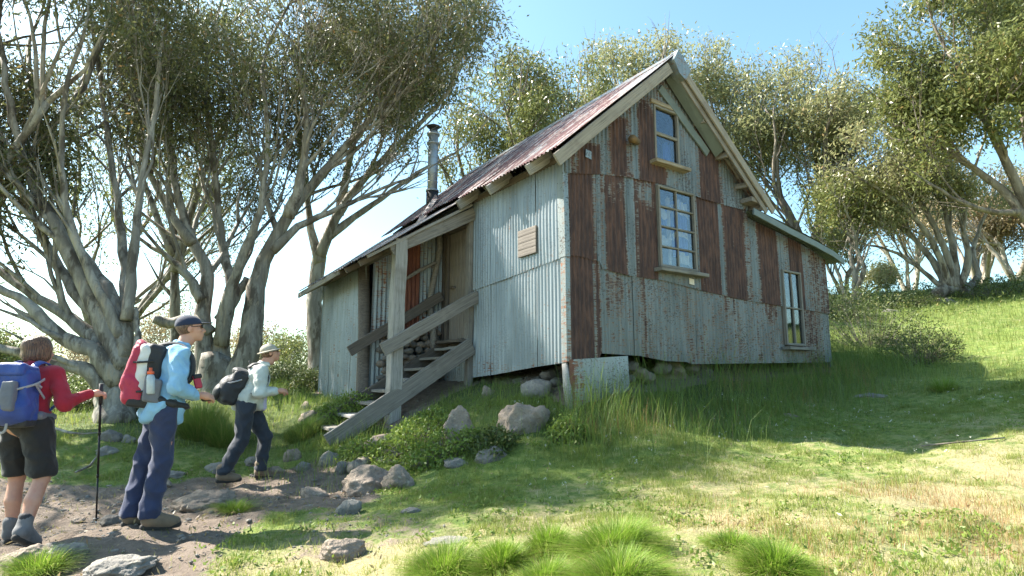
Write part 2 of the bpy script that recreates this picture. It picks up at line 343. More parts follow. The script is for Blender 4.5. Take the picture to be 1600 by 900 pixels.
def leaves(name, cen, cnt, sigma, ll, lw, mat, parent=None, droop=.5, shade=None, origin=(0, 0, 0), zsq=.7, filt=None):
    """crown of separate leaf blades scattered in clumps round cen (n,3)"""
    cen = np.repeat(np.asarray(cen), cnt, 0); n = len(cen)
    cl_ = np.repeat(rng.uniform(0, .35, n//cnt), cnt); p = cen+rng.normal(0, 1, (n, 3))*np.array([sigma, sigma, sigma*zsq])
    if filt is not None: k_ = filt(p); p = p[k_]; cl_ = cl_[k_]; n = len(p)
    d = rng.normal(0, 1, (n, 3)); d[:, 2] -= droop*1.5; d /= np.linalg.norm(d, axis=1)[:, None]
    s = np.cross(d, rng.normal(0, 1, (n, 3))); s /= np.linalg.norm(s, axis=1)[:, None]
    L = ll*rng.uniform(.6, 1.3, n)[:, None]; W = lw*rng.uniform(.7, 1.3, n)[:, None]
    V = np.stack([p, p+d*L*.45+s*W*.5, p+d*L, p+d*L*.45-s*W*.5], 1).reshape(-1, 3)-np.array(origin)
    b = (np.arange(n)*4)[:, None]; Fc = np.concatenate([b+np.array([[0, 1, 2]]), b+np.array([[0, 2, 3]])])
    clump = cl_
    tint = np.clip(rng.uniform(0, .68, n)+clump, 0, 1)
    return mesh_np(name, V, Fc, mat, parent, {'tint': ('POINT', 'FLOAT', np.repeat(tint, 4))}, smooth=False, loc_=origin)
def tubes(polys, rads, sides):
    """polys (N,K,3), rads (N,K) -> V, quads"""
    N, K, _ = polys.shape; tan = np.gradient(polys, axis=1); tan /= np.linalg.norm(tan, axis=2)[..., None]+1e-9
    ref = np.where(np.abs(tan[:, :1, 2:3]) > .9, np.array([[[1., 0, 0]]]), np.array([[[0, 0, 1.]]])); ref = np.repeat(ref, K, 1)
    a = np.cross(tan, ref); a /= np.linalg.norm(a, axis=2)[..., None]+1e-9; b = np.cross(tan, a)
    an = np.arange(sides)*2*np.pi/sides
    ring = polys[:, :, None]+(a[:, :, None]*np.cos(an)[None, None, :, None]+b[:, :, None]*np.sin(an)[None, None, :, None])*rads[:, :, None, None]
    V = ring.reshape(-1, 3); i = np.arange(N*K*sides).reshape(N, K, sides); j = np.roll(i, -1, 2)
    Q = np.stack([i[:, :-1], j[:, :-1], j[:, 1:], i[:, 1:]], -1).reshape(-1, 4); return V, Q
def tube_obj(name, pts, rad, sides, mat, parent=None, rough=0, cap=True, seed=0, loc_=None):
    pts = np.array([tuple(p) for p in pts], float); rad = np.array(rad if hasattr(rad, '__len__') else [rad]*len(pts), float)
    V, Q = tubes(pts[None], rad[None], sides); K = len(pts)
    if rough:
        c = np.repeat(pts, sides, 0); d = V-c; f = np.array([mnoise.noise(Vector(v)*6+Vector((seed, 0, 0))) for v in V]); V = V+d*f[:, None]*rough
    Fc = [tuple(int(x) for x in r) for r in Q]
    if cap: Fc += [tuple(range(sides-1, -1, -1)), tuple(range((K-1)*sides, K*sides))]
    if loc_ is not None: V = V-np.array(tuple(loc_))
    return mesh_py(name, V, Fc, mat, parent, True, loc_)
def smoothpath(pts, n):
    pts = np.array([tuple(p) for p in pts], float); m = len(pts)
    d = np.r_[0, np.cumsum(np.linalg.norm(np.diff(pts, axis=0), axis=1))]; t = np.linspace(0, d[-1], n)
    if m < 3: return np.stack([np.interp(t, d, pts[:, k]) for k in range(pts.shape[1])], -1)
    out = []
    for tt in t:          # Catmull-Rom
        i = int(np.clip(np.searchsorted(d, tt)-1, 0, m-2)); u = (tt-d[i])/(d[i+1]-d[i])
        p0, p1, p2, p3 = pts[max(i-1, 0)], pts[i], pts[i+1], pts[min(i+2, m-1)]
        out.append(.5*((2*p1)+(-p0+p2)*u+(2*p0-5*p1+4*p2-p3)*u*u+(-p0+3*p1-3*p2+p3)*u**3))
    return np.array(out)
def board(name, p0, p1, w_, t_, mat, parent=None, up=(0, 0, 1), jit=.004, segs=6, taper=0):
    """a plank from p0 to p1, w_ deep along 'up', t_ thick; grain runs along its local x"""
    p0, p1 = Vector(p0), Vector(p1); x = (p1-p0); Ln = x.length; x.normalize(); u = Vector(up); z = (u-x*u.dot(x)).normalized(); y = z.cross(x)
    V = []; Fc = []; b = min(.006, t_*.2, w_*.2)
    prof = [(-t_/2+b, -w_/2), (t_/2-b, -w_/2), (t_/2, -w_/2+b), (t_/2, w_/2-b), (t_/2-b, w_/2), (-t_/2+b, w_/2), (-t_/2, w_/2-b), (-t_/2, -w_/2+b)]
    for i in range(segs+1):
        q = i/segs; jy, jz = random.uniform(-jit, jit), random.uniform(-jit, jit); sc2 = 1-taper*q
        for a, c in prof: V.append((q*Ln, a*sc2+jy+random.uniform(-jit, jit)*.4, c*sc2+jz+random.uniform(-jit, jit)*.4))
    for i in range(segs):
        for k in range(8): Fc.append((i*8+k, i*8+(k+1) % 8, i*8+8+(k+1) % 8, i*8+8+k))
    Fc += [tuple(range(7, -1, -1)), tuple(range(segs*8, segs*8+8))]
    o = mesh_py(name, V, Fc, mat, parent); o.matrix_basis = Matrix.Translation(p0) @ Matrix((x, y, z)).transposed().to_4x4()
    return o
def rocky(seed, sx, sy, sz, sub=4, flat=.25, amp=.35):
    bm = bmesh.new(); bmesh.ops.create_icosphere(bm, subdivisions=sub, radius=1); rs = random.Random(seed)
    pl = [(Vector((rs.uniform(-1, 1), rs.uniform(-1, 1), rs.uniform(-.4, 1))).normalized(), rs.uniform(.62, .92)) for _ in range(9)]; o = Vector((seed*3.1, seed*1.7, 0))
    for v in bm.verts:
        p = v.co.copy()
        for n_, d_ in pl:
            e = p.dot(n_)-d_
            if e > 0: p -= n_*e*.85
        f = mnoise.fractal(p*1.3+o, 1, 2, 5)*amp+mnoise.fractal(p*4.5+o, 1, 2, 4)*amp*.28
        p *= 1+f*.6; v.co = Vector((p.x*sx, p.y*sy, p.z*sz))
    for f in bm.faces: f.smooth = True
    return bm
def bm_obj(name, bm, mat, parent=None, loc_=None):
    me = bpy.data.meshes.new(name); bm.to_mesh(me); bm.free(); me.materials.append(mat); o = bpy.data.objects.new(name, me); link(o, parent)
    if loc_ is not None: o.location = loc_
    return o
# signed-distance surfaces (bodies, clothes, packs): one continuous skin
def sdf_mesh(prims, vox, k=.02, cuts=(), wr=0, wscale=9, seed=0, flat=None):
    def bb(p):
        if p[0] == 'c': a, r0, b, r1 = p[1:5]; r = max(r0, r1); return np.minimum(a, b)-r, np.maximum(a, b)+r
        r = max(p[2])*1.8; c = np.array(p[1]); return c-r, c+r
    lo = np.min([bb(p)[0] for p in prims if p[-1] != 'sub'], 0)-vox*3-k; hi = np.max([bb(p)[1] for p in prims if p[-1] != 'sub'], 0)+vox*3+k
    n = np.ceil((hi-lo)/vox).astype(int)+1; ax = [lo[i]+np.arange(n[i])*vox for i in range(3)]; f = np.full(n, 1.0)
    for p in prims:
        sub = p[-1] == 'sub'; a, b = bb(p); a = a-k-vox*3; b = b+k+vox*3
        i0 = np.clip(((a-lo)/vox).astype(int), 0, n-1); i1 = np.clip(np.ceil((b-lo)/vox).astype(int)+1, 1, n); sl = tuple(slice(i0[i], i1[i]) for i in range(3))
        X, Y, Z = np.meshgrid(*[ax[i][sl[i]] for i in range(3)], indexing='ij'); q = np.stack([X, Y, Z], -1)
        if q.size == 0: continue
        if p[0] == 'c':
            A, r0, B, r1 = np.array(p[1]), p[2], np.array(p[3]), p[4]; e = B-A; t = np.clip(((q-A)@e)/(e@e+1e-9), 0, 1); g_ = np.linalg.norm(q-A-t[..., None]*e, axis=-1)-(r0+(r1-r0)*t)
        else:
            qq = q-np.array(p[1])
            if len(p) > 3 and p[3] is not None and p[3] != 'sub': qq = qq@np.array(Euler(p[3]).to_matrix())
            if p[0] == 'e':
                rr = np.array(p[2]); k0 = np.linalg.norm(qq/rr, axis=-1); k1 = np.linalg.norm(qq/rr**2, axis=-1); g_ = k0*(k0-1)/(k1+1e-6)
            else:
                rd = min(p[2])*.55; h = np.array(p[2])-rd; d = np.abs(qq)-h; g_ = np.linalg.norm(np.maximum(d, 0), axis=-1)+np.minimum(d.max(-1), 0)-rd
        o = f[sl]
        if sub: f[sl] = np.maximum(o, -g_)
        else:
            h = np.clip(.5+.5*(o-g_)/k, 0, 1); f[sl] = o*(1-h)+g_*h-k*h*(1-h)
    if cuts or wr:
        X, Y, Z = np.meshgrid(*ax, indexing='ij')
        if wr:
            f = f + wr*(np.sin(X*wscale*2.1+np.sin(Z*wscale*1.3+seed)*1.6+seed)*np.sin(Z*wscale*3.1+np.sin(Y*wscale*2.2+seed)*1.8)+.5*np.sin((X+Y)*wscale*4.3+np.sin(Z*wscale*3.7)*2))
        for pt, nn in cuts: f = np.maximum(f, (X-pt[0])*nn[0]+(Y-pt[1])*nn[1]+(Z-pt[2])*nn[2])
    s = f < 0; c = np.zeros(np.array(n)-1, int)
    for dx in (0, 1):
        for dy in (0, 1):
            for dz in (0, 1): c += s[dx:n[0]-1+dx, dy:n[1]-1+dy, dz:n[2]-1+dz]
    act = (c > 0) & (c < 8); ids = -np.ones(act.shape, int); ids[act] = np.arange(act.sum()); I = np.argwhere(act)
    acc = np.zeros((len(I), 3)); cn = np.zeros(len(I)); cr = [(x, y, z) for x in (0, 1) for y in (0, 1) for z in (0, 1)]
    for a in cr:
        for d in range(3):
            if a[d]: continue
            b = list(a); b[d] = 1; fa = f[I[:, 0]+a[0], I[:, 1]+a[1], I[:, 2]+a[2]]; fb = f[I[:, 0]+b[0], I[:, 1]+b[1], I[:, 2]+b[2]]; m = (fa < 0) != (fb < 0)
            t = np.where(m, fa/(fa-fb+1e-12), 0); pt = np.tile(np.array(a, float), (len(I), 1)); pt[:, d] += t; acc[m] += pt[m]; cn[m] += 1
    V = lo+(I+acc/cn[:, None])*vox; Q = []
    for d in range(3):
        e1, e2 = [(1, 2), (2, 0), (0, 1)][d]; sh = list(n); sh[d] -= 1; sa = [slice(None)]*3; sb_ = [slice(None)]*3; sa[d] = slice(0, n[d]-1); sb_[d] = slice(1, n[d])
        A = s[tuple(sa)]; B = s[tuple(sb_)]; K = np.argwhere(A != B); K = K[(K[:, e1] > 0) & (K[:, e2] > 0) & (K[:, e1] < n[e1]-1) & (K[:, e2] < n[e2]-1)]
        def at(o1, o2):
            J = K.copy(); J[:, e1] += o1; J[:, e2] += o2; return ids[J[:, 0], J[:, 1], J[:, 2]]
        qd = np.stack([at(-1, -1), at(0, -1), at(0, 0), at(-1, 0)], -1); fl = ~A[K[:, 0], K[:, 1], K[:, 2]]; qd[fl] = qd[fl][:, ::-1]; Q.append(qd)
    return V, np.concatenate(Q)

# ------------------------------------------------------------------ the hut
HZ = .9
hut = empty('corrugated_iron_hut', (C0[0], C0[1], HZ), 'old two storey mountain hut clad in rusting corrugated iron, steep red roof and porch stairs', 'hut', rz=math.atan2(dR[1], dR[0]))
HO = Vector((0, 0, -HZ))
def hv(p): return Vector(p)+HO
def interp(pts):
    a = np.array(pts, float); return lambda u: float(np.interp(u, a[:, 0], a[:, 1]))
PITCH = .076
def sheet(name, u0, u1, bot, top, put, mat, rust, holes=(), amp=.012, off=0, rows=6, spc=8, parent=None, seed=0, wav=.014, horizontal=False):
    """one corrugated sheet; u runs across the ribs, v along them; put(u,v,w) -> hut local"""
    nu = max(2, int(round((u1-u0)/PITCH*spc))); us = [u0+(u1-u0)*i/nu for i in range(nu+1)]
    V = []; Fc = []; RU = []; idx = {}
    def vid(i, v, w0):
        key = (i, round(v, 4))
        if key not in idx:
            u = us[i]; d = off+amp*math.cos(2*math.pi*u/PITCH)+wav*mnoise.noise(Vector((u*1.3, v*1.1, seed)))
            e = (1-min(1, abs(v-bot(u))/.12))*.012*mnoise.noise(Vector((u*3, seed, 2)))
            V.append(tuple(hv(put(u, v, d+e)))); RU.append(rust(u, v)); idx[key] = len(V)-1
        return idx[key]
    for i in range(nu):
        um = (us[i]+us[i+1])/2; segs_ = [(bot, top)]
        for (h0, h1, z0, z1) in holes:
            if h0 < um < h1:
                ns = []
                for (a, b) in segs_:
                    av, bv = a(um), b(um)
                    if av < z0 < bv or av < z1 < bv or (z0 <= av and z1 >= bv):
                        if av < z0: ns.append((a, (lambda z: (lambda u: z))(z0)))
                        if z1 < bv: ns.append(((lambda z: (lambda u: z))(z1), b))
                    else: ns.append((a, b))
                segs_ = ns
        for a, b in segs_:
            if b(um)-a(um) < .02: continue
            for r in range(rows):
                v00 = a(us[i])+(b(us[i])-a(us[i]))*r/rows; v01 = a(us[i])+(b(us[i])-a(us[i]))*(r+1)/rows
                v10 = a(us[i+1])+(b(us[i+1])-a(us[i+1]))*r/rows; v11 = a(us[i+1])+(b(us[i+1])-a(us[i+1]))*(r+1)/rows
                Fc.append((vid(i, v00, 0), vid(i+1, v10, 0), vid(i+1, v11, 0), vid(i, v01, 0)))
    if not Fc: return None
    o = mesh_py(name, V, Fc, mat, parent or hut, True)
    at = o.data.attributes.new('rust', 'FLOAT', 'POINT'); at.data.foreach_set('value', RU)
    return o
def bands(lst, ref, dflt=.1, soft=.02):
    """lst of (px0, px1, rust[, py0, py1]) on the gable -> rust(u, v)"""
    L_ = []
    for t in lst:
        a, b, r = t[:3]; y0, y1 = (t[3], t[4]) if len(t) > 3 else (None, None)
        u0 = GY(a, ref)[0]; u1 = GY(b, ref)[0]; z1 = GY((a+b)/2, y0)[2] if y0 is not None else 99; z0 = GY((a+b)/2, y1)[2] if y1 is not None else -99
        L_.append((u0, u1, r, z0, z1))
    def f(u, v):
        out = dflt
        for u0, u1, r, z0, z1 in L_:
            w_ = min(1, max(0, (u-u0)/soft+.5))*min(1, max(0, (u1-u)/soft+.5))*min(1, max(0, (v-z0)/.12+.5))*min(1, max(0, (z1-v)/.12+.5)); out = out*(1-w_)+r*w_
        return out
    return f
# gable geometry (hut local: x across the gable, y into the hill, z up)
XR, ZR = 2.02, 6.28          # ridge of the roof sheets
XE, ZE = -.36, 4.20          # left eave edge
XE2, ZE2 = 4.42, 4.24        # right eave edge
YF, YB = -.32, 6.05          # front overhang, rear
def roofz(x): return ZR-(ZR-ZE)*(XR-x)/(XR-XE) if x < XR else ZR-(ZR-ZE2)*(x-XR)/(XE2-XR)
LEANX0, LEANX1 = 4.05, 6.72
leantop = interp([(4.0, 4.12), (5.5, 3.90), (6.1, 3.80), (6.5, 3.69), (6.9, 3.52)])
def walltop(u): return min(roofz(u)-.06, 9) if u < 4.12 else leantop(u)-.03
seam1 = interp([GY(a, b)[::2] for a, b in [(888,272),(944,274),(976,278),(1036,290),(1095,312),(1130,322),(1164,330),(1180,334)]])
seam2a = interp([GY(a, b)[::2] for a, b in [(886,399),(905,401),(935,409),(938,420),(980,431),(1037,439),(1085,452),(1150,467),(1217,478),(1250,483),(1300,492)]])
base_g = interp([GY(a, b)[::2] for a, b in [(886,565),(937,566),(938.5,552),(1000,556),(1040,564),(1072,565.5),(1080,569),(1300,566)]])
WIN = {}     # windows on the gable: (u0,u1,z0,z1)
for nme, a, b in (('up', (1018,168), (1056,262)), ('mid', (1024,292), (1083,425)), ('low', (1218,424), (1254,538))):
    p, q_ = GY(*a), GY(*b); WIN[nme] = (p[0], q_[0], q_[2], p[2])
# level heads and sills, real windows are rectangles
WIN['up'] = (1.78, 2.31, 4.62, 5.50); WIN['mid'] = (1.80, 2.62, 2.95, 4.20); WIN['low'] = (5.03, 5.60, 1.88, 3.22)
holes = [(a+.01, b-.01, c+.01, d-.01) for a, b, c, d in WIN.values()]
r_top = bands([(888,894,.8),(894,900,.42),(900,936,.95,225,300),(936,944,.12),(944,951,.42),(951,977,.96,186,276),(977,985,.45),(985,995,.1),(995,1017,.72,158,188),(995,1019,.95,180,300),(1016,1036,.95,258,292),(1088,1118,.93,205,400),(1083,1089,.42),(1117,1124,.42,205,400),(1125,1185,.2),(1020,1050,.36,100,165)], 240, .2, .05)
r_mid = bands([(888,927,.97),(927,932,.45),(932,938,.12),(938,942,.45),(942,946,.2),(946,977,.95),(951,976,.6,276,318),(977,990,.03),(990,996,.55),(996,1024,.95),(996,1021,.45,280,325),(1084,1091,.36),(1090,1121,.96),(1121,1129,.12),(1128,1163,.93),(1161,1170,.40),(1170,1181,.12),(1178,1183,.45),(1182,1211,.96),(1211,1220,.14),(1220,1228,.42),(1228,1248,.9),(1248,1266,.34),(1262,1283,.46),(1283,1295,.02),(1295,1302,.75)], 365, .24, .05)
r_bot = bands([(886,937,.98),(927,932,.4),(937,948,.25),(949,976,.47,430,490),(976,1000,.28),(1002,1011,.5),(1011,1080,.28),(1080,1140,.30),(1070,1084,.36),(1130,1150,.42,460,500),(1150,1215,.34),(1195,1213,.55,440,500),(1256,1274,.52),(1274,1283,.42),(1283,1297,.12),(1297,1302,.7)], 480, .30, .05)
putG = lambda u, v, w_: (u, -w_, v)
def run_sheets(cuts_, bot, top, put, mat, rust, off, holes=(), rows=6, seed=0, name='wall_sheet', lap=.03, **kw):
    for i in range(len(cuts_)-1):
        a, b = cuts_[i], cuts_[i+1]
        sheet(name, a, b+lap, bot, top, put, mat, rust, holes, off=off+.005*(i % 2), rows=rows, seed=seed+i*1.7, **kw)
c_bot = [0.02, .575, 1.25, 1.93, 2.62, 3.28, 3.95, 4.6, 5.25, 5.95, 6.60]
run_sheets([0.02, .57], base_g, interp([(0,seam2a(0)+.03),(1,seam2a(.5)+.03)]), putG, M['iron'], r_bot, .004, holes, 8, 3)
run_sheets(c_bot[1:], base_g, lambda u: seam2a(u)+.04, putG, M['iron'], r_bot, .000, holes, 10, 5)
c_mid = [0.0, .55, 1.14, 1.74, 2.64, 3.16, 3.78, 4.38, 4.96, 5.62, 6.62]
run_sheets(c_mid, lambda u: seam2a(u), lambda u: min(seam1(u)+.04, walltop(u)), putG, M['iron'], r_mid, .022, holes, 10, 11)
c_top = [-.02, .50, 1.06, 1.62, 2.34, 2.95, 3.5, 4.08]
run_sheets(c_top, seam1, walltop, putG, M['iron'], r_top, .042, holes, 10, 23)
# left long wall (x = 0): from the corner back to the porch recess
putL = lambda u, v, w_: (-w_, u, v)
seamL = interp([LX(a, b)[1:] for a, b in [(888,400),(831,421),(790,437),(748,452)]])
baseL = interp([LX(a, b)[1:] for a, b in [(886,566),(840,573),(775,585),(740,590)]])
rl = lambda u, v: .10+.2*(v < 1.55)+.12*(abs(v-seamL(u)) < .06)
eaveL = lambda u: 4.34
cl = [0.0, .62, 1.22, 1.84, 2.42]
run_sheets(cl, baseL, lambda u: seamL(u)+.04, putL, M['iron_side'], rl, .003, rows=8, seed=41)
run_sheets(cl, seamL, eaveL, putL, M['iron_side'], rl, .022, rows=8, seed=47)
# corner flashings
corner = mesh_py('corner_flashing', [hv(p) for p in [(-.035,.10,seamL(0)),(-.035,-.04,seamL(0)),(.03,-.062,seamL(0)),(.03,-.03,4.3),(-.04,-.02,4.3),(-.045,.12,4.3)]], [(0,1,4,5),(1,2,3,4)], M['zinc'], hut)
corner2 = mesh_py('corner_flashing', [hv(p) for p in [(-.028,.07,baseL(0)),(-.028,-.03,baseL(0)),(.05,-.03,baseL(0)),(.05,-.03,seamL(0)),(-.028,-.03,seamL(0)),(-.028,.07,seamL(0))]], [(0,1,4,5),(1,2,3,4)], M['zinc'], hut)
for c_, v_ in ((corner, .15), (corner2, .38)):
    at = c_.data.attributes.new('rust', 'FLOAT', 'POINT'); at.data.foreach_set('value', [v_]*len(c_.data.vertices))
# rear, right and inner walls so that the hut is a closed building
def plainwall(u0, u1, b0, t0, put, seed, n=5, mat='iron', r=.2):
    run_sheets([u0+(u1-u0)*i/n for i in range(n+1)], b0, t0, put, M[mat], (lambda u, v: r), .0, rows=3, seed=seed, spc=4)
plainwall(0, 6.62, lambda u: 1.3, lambda u: walltop(u), lambda u, v, w_: (u, YB-.1+w_, v), 61, 9)
plainwall(0, YB-.1, lambda u: 1.5, lambda u: 3.6, lambda u, v, w_: (6.62+w_, u, v), 67, 8)
plainwall(2.42, YB-.1, lambda u: 1.1, eaveL, putL, 71, 5, 'iron_side')
fl = mesh_py('floor_slab', [hv(p) for p in [(.03,.05,1.92),(6.58,.05,1.92),(6.58,5.9,1.92),(.03,5.9,1.92),(.03,.05,1.84),(6.58,.05,1.84),(6.58,5.9,1.84),(.03,5.9,1.84)]], [(0,1,2,3),(7,6,5,4),(0,4,5,1),(1,5,6,2),(2,6,7,3),(3,7,4,0)], M['dark_wood'], hut)
lin = mesh_py('inner_partition', [hv(p) for p in [(.1,1.5,1.92),(6.5,1.5,1.92),(6.5,1.5,3.5),(4.0,1.5,4.0),(2.0,1.5,5.9),(.1,1.5,4.1)]], [(0,1,2,3,4,5)], M['dark_wood'], hut)
# ---- main roof: sheets with ribs running down the slope
def slope_put(side):
    def f(u, v, w_):      # u along the ridge, v = 0 at the ridge .. 1 at the eave (in metres of x)
        x = XR-v if side < 0 else XR+v; z = roofz(x); nx_, nz_ = (-.66, .75) if side < 0 else (.66, .75)
        return (x+nx_*w_, u, z+nz_*w_)
    return f
def rr_(u, v):
    n_ = mnoise.noise(Vector((u*5.5, v*.35, 3)))*.5+mnoise.noise(Vector((u*11, v*.8, 8)))*.25
    return .54+n_*1.2-.42*(u < .15)*(v < .9)
yb = list(np.linspace(YF, YB+.05, 11))
for i in range(10):
    a, b = yb[i], yb[i+1]
    s_ = sheet('roof_sheet', a, b+.04, lambda u: 0.0, lambda u: XR-XE+.02*math.sin(u*7)-(.16 if u > 2.3 else 0), slope_put(-1), M['roof_iron'], rr_, amp=.011, off=.03+.005*(i % 2), rows=12, seed=80+i, wav=.012)
    sheet('roof_sheet', a, b+.04, lambda u: 0.0, lambda u: XE2-XR, slope_put(1), M['roof_iron'], lambda u, v: .35, amp=.011, off=.03+.005*(i % 2), rows=4, spc=4, seed=90+i)
# ridge cap and the box end on the gable
def prism(name, poly, y0, y1, mat, parent=None):
    n_ = len(poly); V = [hv((x, y0, z)) for x, z in poly]+[hv((x, y1, z)) for x, z in poly]
    Fc = [tuple(range(n_)), tuple(range(2*n_-1, n_-1, -1))]+[(i, i+n_, (i+1) % n_+n_, (i+1) % n_) for i in range(n_)]
    return mesh_py(name, V, Fc, mat, parent or hut)
def rustattr(o, v):
    at = o.data.attributes.new('rust', 'FLOAT', 'POINT'); at.data.foreach_set('value', [v]*len(o.data.vertices)); return o
rustattr(prism('ridge_cap', [(XR-.20, ZR-.115), (XR, ZR+.075), (XR+.20, ZR-.115), (XR+.19, ZR-.13), (XR, ZR+.055), (XR-.19, ZR-.13)], YF+.03, YB, M['zinc']), .35)
# barge boards, left: pale plank under the sheet edge; right: boxed board with weathered timber outside
def on_slope(side, d, h):   # d metres of x from ridge, h metres below the sheet surface (vertical)
    x = XR-d if side < 0 else XR+d; return (x, roofz(x)-h)
A = on_slope(-1, .13, .11); B = on_slope(-1, XR-XE+.02, .13)
board('barge_board', hv((A[0], YF+.01, A[1])), hv((B[0], YF+.01, B[1])), .17, .03, M['bargeboard'], hut, up=(-.5, 0, 1))
A = on_slope(1, .16, .05); B = on_slope(1, XE2-XR+.02, .06)
board('barge_board', hv((A[0], YF-.005, A[1])), hv((B[0], YF-.005, B[1])), .13, .035, M['bargeboard'], hut, up=(.5, 0, 1))
A = on_slope(1, .12, .17); B = on_slope(1, XE2-XR-.12, .20)
board('barge_board', hv((A[0], YF+.04, A[1])), hv((B[0], YF+.04, B[1])), .10, .03, M['wood'], hut, up=(.5, 0, 1))
# painted tin boxing under the upper right overhang
A = on_slope(1, -.10, .36); B = on_slope(1, 1.02, .42)
board('gable_trim', hv((A[0], -.075, A[1])), hv((B[0], -.075, B[1])), .15, .03, M['soffit'], hut, up=(.5, 0, 1))
mesh_py('gable_soffit', [hv(p) for p in [(on_slope(1,.03,.26)[0], -.09, on_slope(1,.03,.26)[1]), (on_slope(1,.03,.24)[0], YF+.05, on_slope(1,.03,.22)[1]), (on_slope(1,1.2,.24)[0], YF+.05, on_slope(1,1.2,.22)[1]), (on_slope(1,1.2,.30)[0], -.09, on_slope(1,1.2,.30)[1]),
   (on_slope(1,.03,.24)[0], -.09, on_slope(1,.03,.18)[1]), (on_slope(1,.03,.24)[0], YF+.05, on_slope(1,.03,.16)[1]), (on_slope(1,1.2,.24)[0], YF+.05, on_slope(1,1.2,.16)[1]), (on_slope(1,1.2,.24)[0], -.09, on_slope(1,1.2,.18)[1])]],
   [(3,2,1,0),(4,5,6,7),(0,1,5,4),(1,2,6,5),(2,3,7,6),(3,0,4,7)], M['soffit'], hut)
# hood box at the peak
hb = [(XR-.10, ZR-.10), (XR+.02, ZR+.10), (XR+.30, ZR-.17), (XR+.16, ZR-.37), (XR+.02, ZR-.30)]
rustattr(prism('ridge_end_box', hb, YF-.055, YF+.10, M['zinc']), .22)
# rafters under the right overhang and purlin ends
for d in (.75, 1.3, 1.8, 2.2):
    p = on_slope(1, d, .20); board('purlin', hv((p[0], YF+.06, p[1])), hv((p[0], .0, p[1]+.02)), .09, .07, M['wood'], hut)
for y_ in (.28, 1.30, 2.25):
    board('rafter_tail', hv((-.40, y_, 4.09)), hv((.0, y_, 4.40)), .15, .055, M['pale_wood'], hut, segs=2)
board('wall_plate', hv((-.02, .03, 4.27)), hv((-.02, 2.4, 4.27)), .10, .05, M['dark_wood'], hut)
# lean-to roof at the right
def leanput(u, v, w_): return (LEANX0+v, u, leantop(LEANX0+v)+.05+w_)
for i in range(9):
    a = YF+.05+i*.68
    sheet('lean_to_roof_sheet', a, a+.70, lambda u: 0.0, lambda u: 2.95, leanput, M['zinc'], lambda u, v: .12, amp=.011, off=.004*(i % 2), rows=9, seed=120+i, spc=6)
pp = [GY(a, b, -.26)[::2] for a, b in [(1176,325),(1230,355),(1275,378),(1300,392),(1317,405)]]; prev = None
for i in range(len(pp)-1):
    board('lean_to_fascia', hv((pp[i][0], -.27, pp[i][1]-.06)), hv((pp[i+1][0]+.01, -.27, pp[i+1][1]-.06)), .12, .03, M['soffit'], hut, segs=2, jit=.001)
board('eave_block', hv(GY(1166,312,-.16)), hv(GY(1190,322,-.16)), .08, .22, M['wood'], hut, segs=2)
# ---- windows
def window(key, nx_, nz_, fw=.036, proud=.05, leaf_='window'):
    u0, u1, z0, z1 = WIN[key]; y = -proud
    fr = board(leaf_, hv((u0, y, z0)), hv((u0, y, z1)), fw, .06, M['frame'], hut, up=(1, 0, 0), jit=.002)
    mi = fr.matrix_basis.inverted()
    def sub(nm, a, b, w_, t_, mt, up):
        o = board(nm, hv(a), hv(b), w_, t_, mt, None, up, jit=.0015); ml = o.matrix_basis.copy(); o.parent = fr; o.matrix_basis = mi @ ml; return o
    sub('frame', (u1, y, z0), (u1, y, z1), fw, .06, M['frame'], (1, 0, 0)); sub('frame', (u0-fw/2, y-.001, z1), (u1+fw/2, y-.001, z1), fw, .062, M['frame'], (0, 0, 1)); sub('frame', (u0, y-.001, z0+.01), (u1, y-.001, z0+.01), fw*1.1, .062, M['frame'], (0, 0, 1))
    for i in range(1, nx_): x = u0+(u1-u0)*i/nx_; sub('glazing_bar', (x, y+.004, z0), (x, y+.004, z1), .026, .035, M['frame'], (1, 0, 0))
    for i in range(1, nz_): z = z0+(z1-z0)*i/nz_; sub('glazing_bar', (u0, y+.002, z), (u1, y+.002, z), .026 if key != 'up' else .05, .04, M['frame'], (0, 0, 1))
    for i in range(nx_):
        for j in range(nz_):
            a, b = u0+(u1-u0)*i/nx_+.012, u0+(u1-u0)*(i+1)/nx_-.012; c, d = z0+(z1-z0)*j/nz_+.012, z0+(z1-z0)*(j+1)/nz_-.012; t = random.uniform(-.004, .004)
            o = mesh_py('pane', [hv(p) for p in [(a,y+.012+t,c),(b,y+.012-t,c),(b,y+.012-t,d),(a,y+.012+t,d),(a,y+.016+t,c),(b,y+.016-t,c),(b,y+.016-t,d),(a,y+.016+t,d)]], [(0,1,2,3),(7,6,5,4)], M['glass'], fr); o.matrix_basis = mi
    sub('sill', (u0-.13, y-.06, z0-.065), (u1+.14, y-.06, z0-.065), .055, .15, M['sill_wood'] if key == 'up' else M['frame'], (0, 0, 1))
    # reveals
    for (a, b) in (((u0-.02, .06, z0), (u0-.02, .06, z1)), ((u1+.02, .06, z0), (u1+.02, .06, z1))): sub('jamb', a, b, .02, .16, M['dark_wood'], (1, 0, 0))
    sub('jamb', (u0, .06, z1+.02), (u1, .06, z1+.02), .02, .16, M['dark_wood'], (0, 0, 1)); sub('jamb', (u0, .06, z0-.02), (u1, .06, z0-.02), .02, .16, M['dark_wood'], (0, 0, 1))
    return fr, mi
wu, miu = window('up', 1, 2); wm, mim = window('mid', 2, 4); wlo, mil = window('low', 2, 2)
board('lintel', hv((1.70, -.06, 5.56)), hv((2.40, -.06, 5.56)), .07, .05, M['sill_wood'], hut); 
